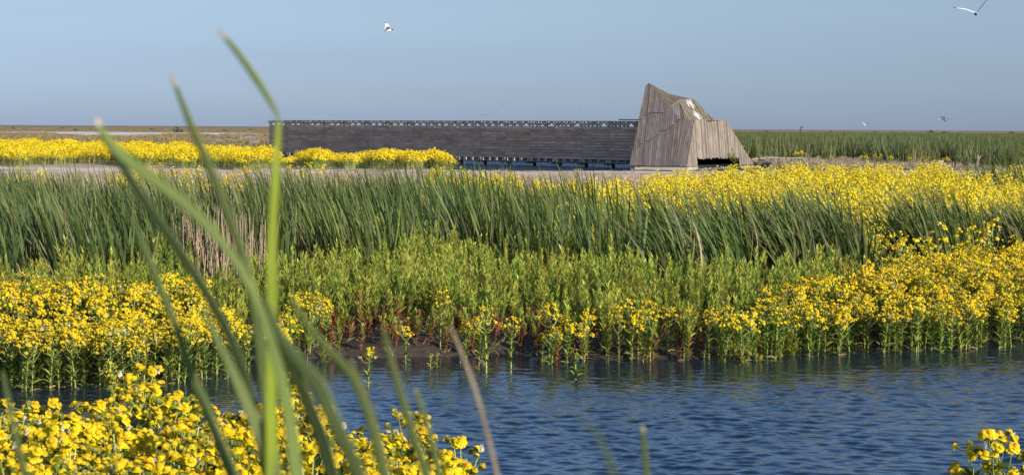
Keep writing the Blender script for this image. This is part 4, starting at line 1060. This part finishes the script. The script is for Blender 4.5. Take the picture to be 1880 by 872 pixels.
# ------------------------------------------------------------------ blurred reed blades close to the camera
def fblade(pts, dist, widths, label, col=(0.10, 0.16, 0.045), tip=None, face=None, mat=MAT_BLADE, dd=0.0, name='reed_blade'):
    """pts: path seen in the photograph; dist: distance; a long leaf, folded a little along its rib; the foot goes on down to the bank"""
    P3 = [pix(u, v, dist + dd * i) for i, (u, v) in enumerate(pts)]
    # carry the leaf on down to the ground
    last = P3[-1]; d = (P3[-1] - P3[-2]).normalized(); d.y = 0
    foot = Vector((last.x + d.x * .25, last.y + .02, 1.2)); W = [a * .76 for a in widths]; st = (P3[-1] - P3[-2]).length; k0 = st / (foot - last).length
    for f_ in (k0, k0 * 2.2, k0 * 4, k0 * 7, .6, 1):
        if f_ > .6 and f_ < 1: continue
        b_ = last + d * ((foot - last).length * f_); P3.append(b_.lerp(last.lerp(foot, f_), min(1, f_ * 1.6))); W.append(W[-1])
    # smooth the path
    n = 64; out = []; seg = len(P3) - 1
    for i in range(n + 1):
        t = i / n * seg; k = min(int(t), seg - 1); f = t - k
        p0, p1, p2, p3 = P3[max(k - 1, 0)], P3[k], P3[k + 1], P3[min(k + 2, seg)]
        out.append((.5 * ((2 * p1) + (p2 - p0) * f + (2 * p0 - 5 * p1 + 4 * p2 - p3) * f * f + (3 * p1 - p0 - 3 * p2 + p3) * f ** 3), W[k] * (1 - f) + W[k + 1] * f, t))
    mb = MB(); rows = []; cols = []
    for i, (p, wpx, t) in enumerate(out):
        tan = (out[min(i + 1, n)][0] - out[max(i - 1, 0)][0]).normalized(); ang_ = face(t) if callable(face) else (face or 0.2)
        view = Vector((0, 1, 0)); sx_ = tan.cross(view).normalized(); sx_ = Matrix.Rotation(ang_, 3, tan) @ sx_; nn = sx_.cross(tan).normalized()
        hw = wpx / F * dist * .5 / max(.35, abs(math.cos(ang_)))
        rows.append([p - sx_ * hw, p - sx_ * hw * .5 + nn * hw * .22, p + nn * hw * .3, p + sx_ * hw * .5 + nn * hw * .22, p + sx_ * hw, p + sx_ * hw * .5 + nn * hw * .1, p + nn * hw * .18, p - sx_ * hw * .5 + nn * hw * .1])
        c = col
        if tip and t < .30: c = tip
        cols.append(c)
    mb.grid(rows, cols, True, 0); me = mb.mesh(name, [mat]); me.shade_smooth()
    return tag(link(name, me), label, 'reed leaf', 'blurred reed leaves in the foreground')
PALE = (0.62, 0.50, 0.38); LIT = (0.26, 0.32, 0.035); GR = (0.19, 0.24, 0.08); DK = (0.14, 0.185, 0.068)  # LIT: leaf colour brightened to imitate light shining through
fblade([(400, 56), (432, 92), (470, 145), (498, 190), (510, 213), (511, 240), (506, 330), (500, 450), (500, 600), (498, 740), (500, 880)], 1.9, [6, 15, 17, 13, 7, 10, 17, 22, 24, 26, 30],
       'brightest blurred reed leaf, rising upright and kinked over to the left at its top', LIT, PALE, lambda t: -.75 if t > 4.6 else .35)
fblade([(314, 137), (335, 190), (357, 245), (390, 320), (425, 410), (452, 490), (468, 570), (480, 660), (492, 760), (505, 880)], 2.0, [6, 15, 20, 22, 22, 22, 24, 28, 34, 40],
       'long arching green reed leaf with a pale tip left of the screen end', GR, PALE, .3)
fblade([(177, 219), (192, 248), (225, 285), (275, 325), (335, 370), (395, 430), (440, 490), (475, 560), (505, 650), (530, 760), (545, 880)], 1.8, [8, 16, 26, 28, 26, 24, 20, 20, 24, 30, 34],
       'broad blurred leaf bending across from a pale tip near the left horizon', (0.19, 0.25, 0.065), PALE, -.3)
fblade([(184, 245), (215, 290), (250, 345), (290, 405), (335, 470), (385, 548), (425, 625), (455, 710), (478, 800), (492, 880)], 2.1, [10, 20, 24, 26, 26, 26, 26, 26, 28, 30],
       'dark blurred leaf sharing the pale tip and sloping steeply below the broad one', DK, None, .5)
fblade([(240, 395), (262, 450), (292, 524), (325, 606), (352, 687), (390, 779), (430, 880)], 2.0, [4, 16, 20, 22, 24, 28, 34],
       'straight green leaf slanting down through the left shore flowers', GR, None, .3)
fblade([(372, 560), (392, 610), (422, 672), (452, 740), (480, 806), (498, 885)], 1.9, [4, 14, 22, 28, 34, 38], 'short broad leaf ending low at the foot of the upright bright leaf', GR, None, -.2)
fblade([(4, 680), (12, 720), (24, 780), (36, 830), (50, 885)], 2.0, [7, 12, 16, 18, 20], 'short blurred leaf tip at the left edge over the near flowers', GR, None, .2)
fblade([(485, 545), (512, 612), (550, 665), (585, 710), (612, 770), (640, 830), (668, 890)], 1.7, [10, 24, 34, 38, 38, 36, 34], 'widest dark leaf curving down to the right across the near flowers', DK, None, .25)
fblade([(500, 600), (530, 660), (565, 740), (592, 810), (612, 885)], 1.9, [14, 30, 36, 38, 40], 'dark leaf lying just under the widest one', (0.12, 0.165, 0.06), None, .5)
fblade([(536, 550), (560, 590), (592, 630), (640, 682), (668, 740), (690, 810), (708, 885)], 2.0, [6, 14, 18, 20, 20, 22, 24], 'thin green leaf arching over the open water at centre', GR, None, .3)
fblade([(642, 658), (655, 690), (672, 730), (694, 800), (712, 885)], 2.1, [6, 12, 14, 16, 20], 'short leaf with a browned tip at the centre of the open water', (0.15, 0.17, 0.06), (0.3, 0.24, 0.12), .2)
fblade([(703, 598), (712, 640), (726, 690), (745, 755), (765, 818), (788, 885)], 2.0, [8, 15, 17, 19, 22, 24], 'slim straight leaf reaching up to the mud bank', GR, (0.3, 0.27, 0.12), .3)
fblade([(762, 714), (772, 742), (787, 790), (800, 840), (808, 885)], 2.2, [8, 13, 14, 15, 16], 'short slim leaf with a pale tip right of the slim straight one', GR, (0.4, 0.33, 0.2), .2)
fblade([(826, 598), (834, 616), (850, 655), (872, 715), (893, 790), (916, 885)], 2.1, [3, 6, 9, 10, 10, 10], 'dead tan reed leaf standing over the open water', (0.46, 0.37, 0.24), None, .2, MAT_DRY)
fblade([(1040, 738), (1070, 765), (1095, 795), (1115, 835), (1130, 890)], 1.2, [2, 5, 8, 11, 13], 'very faint thin leaf curving at the bottom of the open water', GR, None, .3)
fblade([(1179, 781), (1183, 820), (1188, 885)], 2.1, [9, 13, 16], 'single short upright leaf tip at the bottom right of centre', (0.15, 0.2, 0.05), PALE, .2)
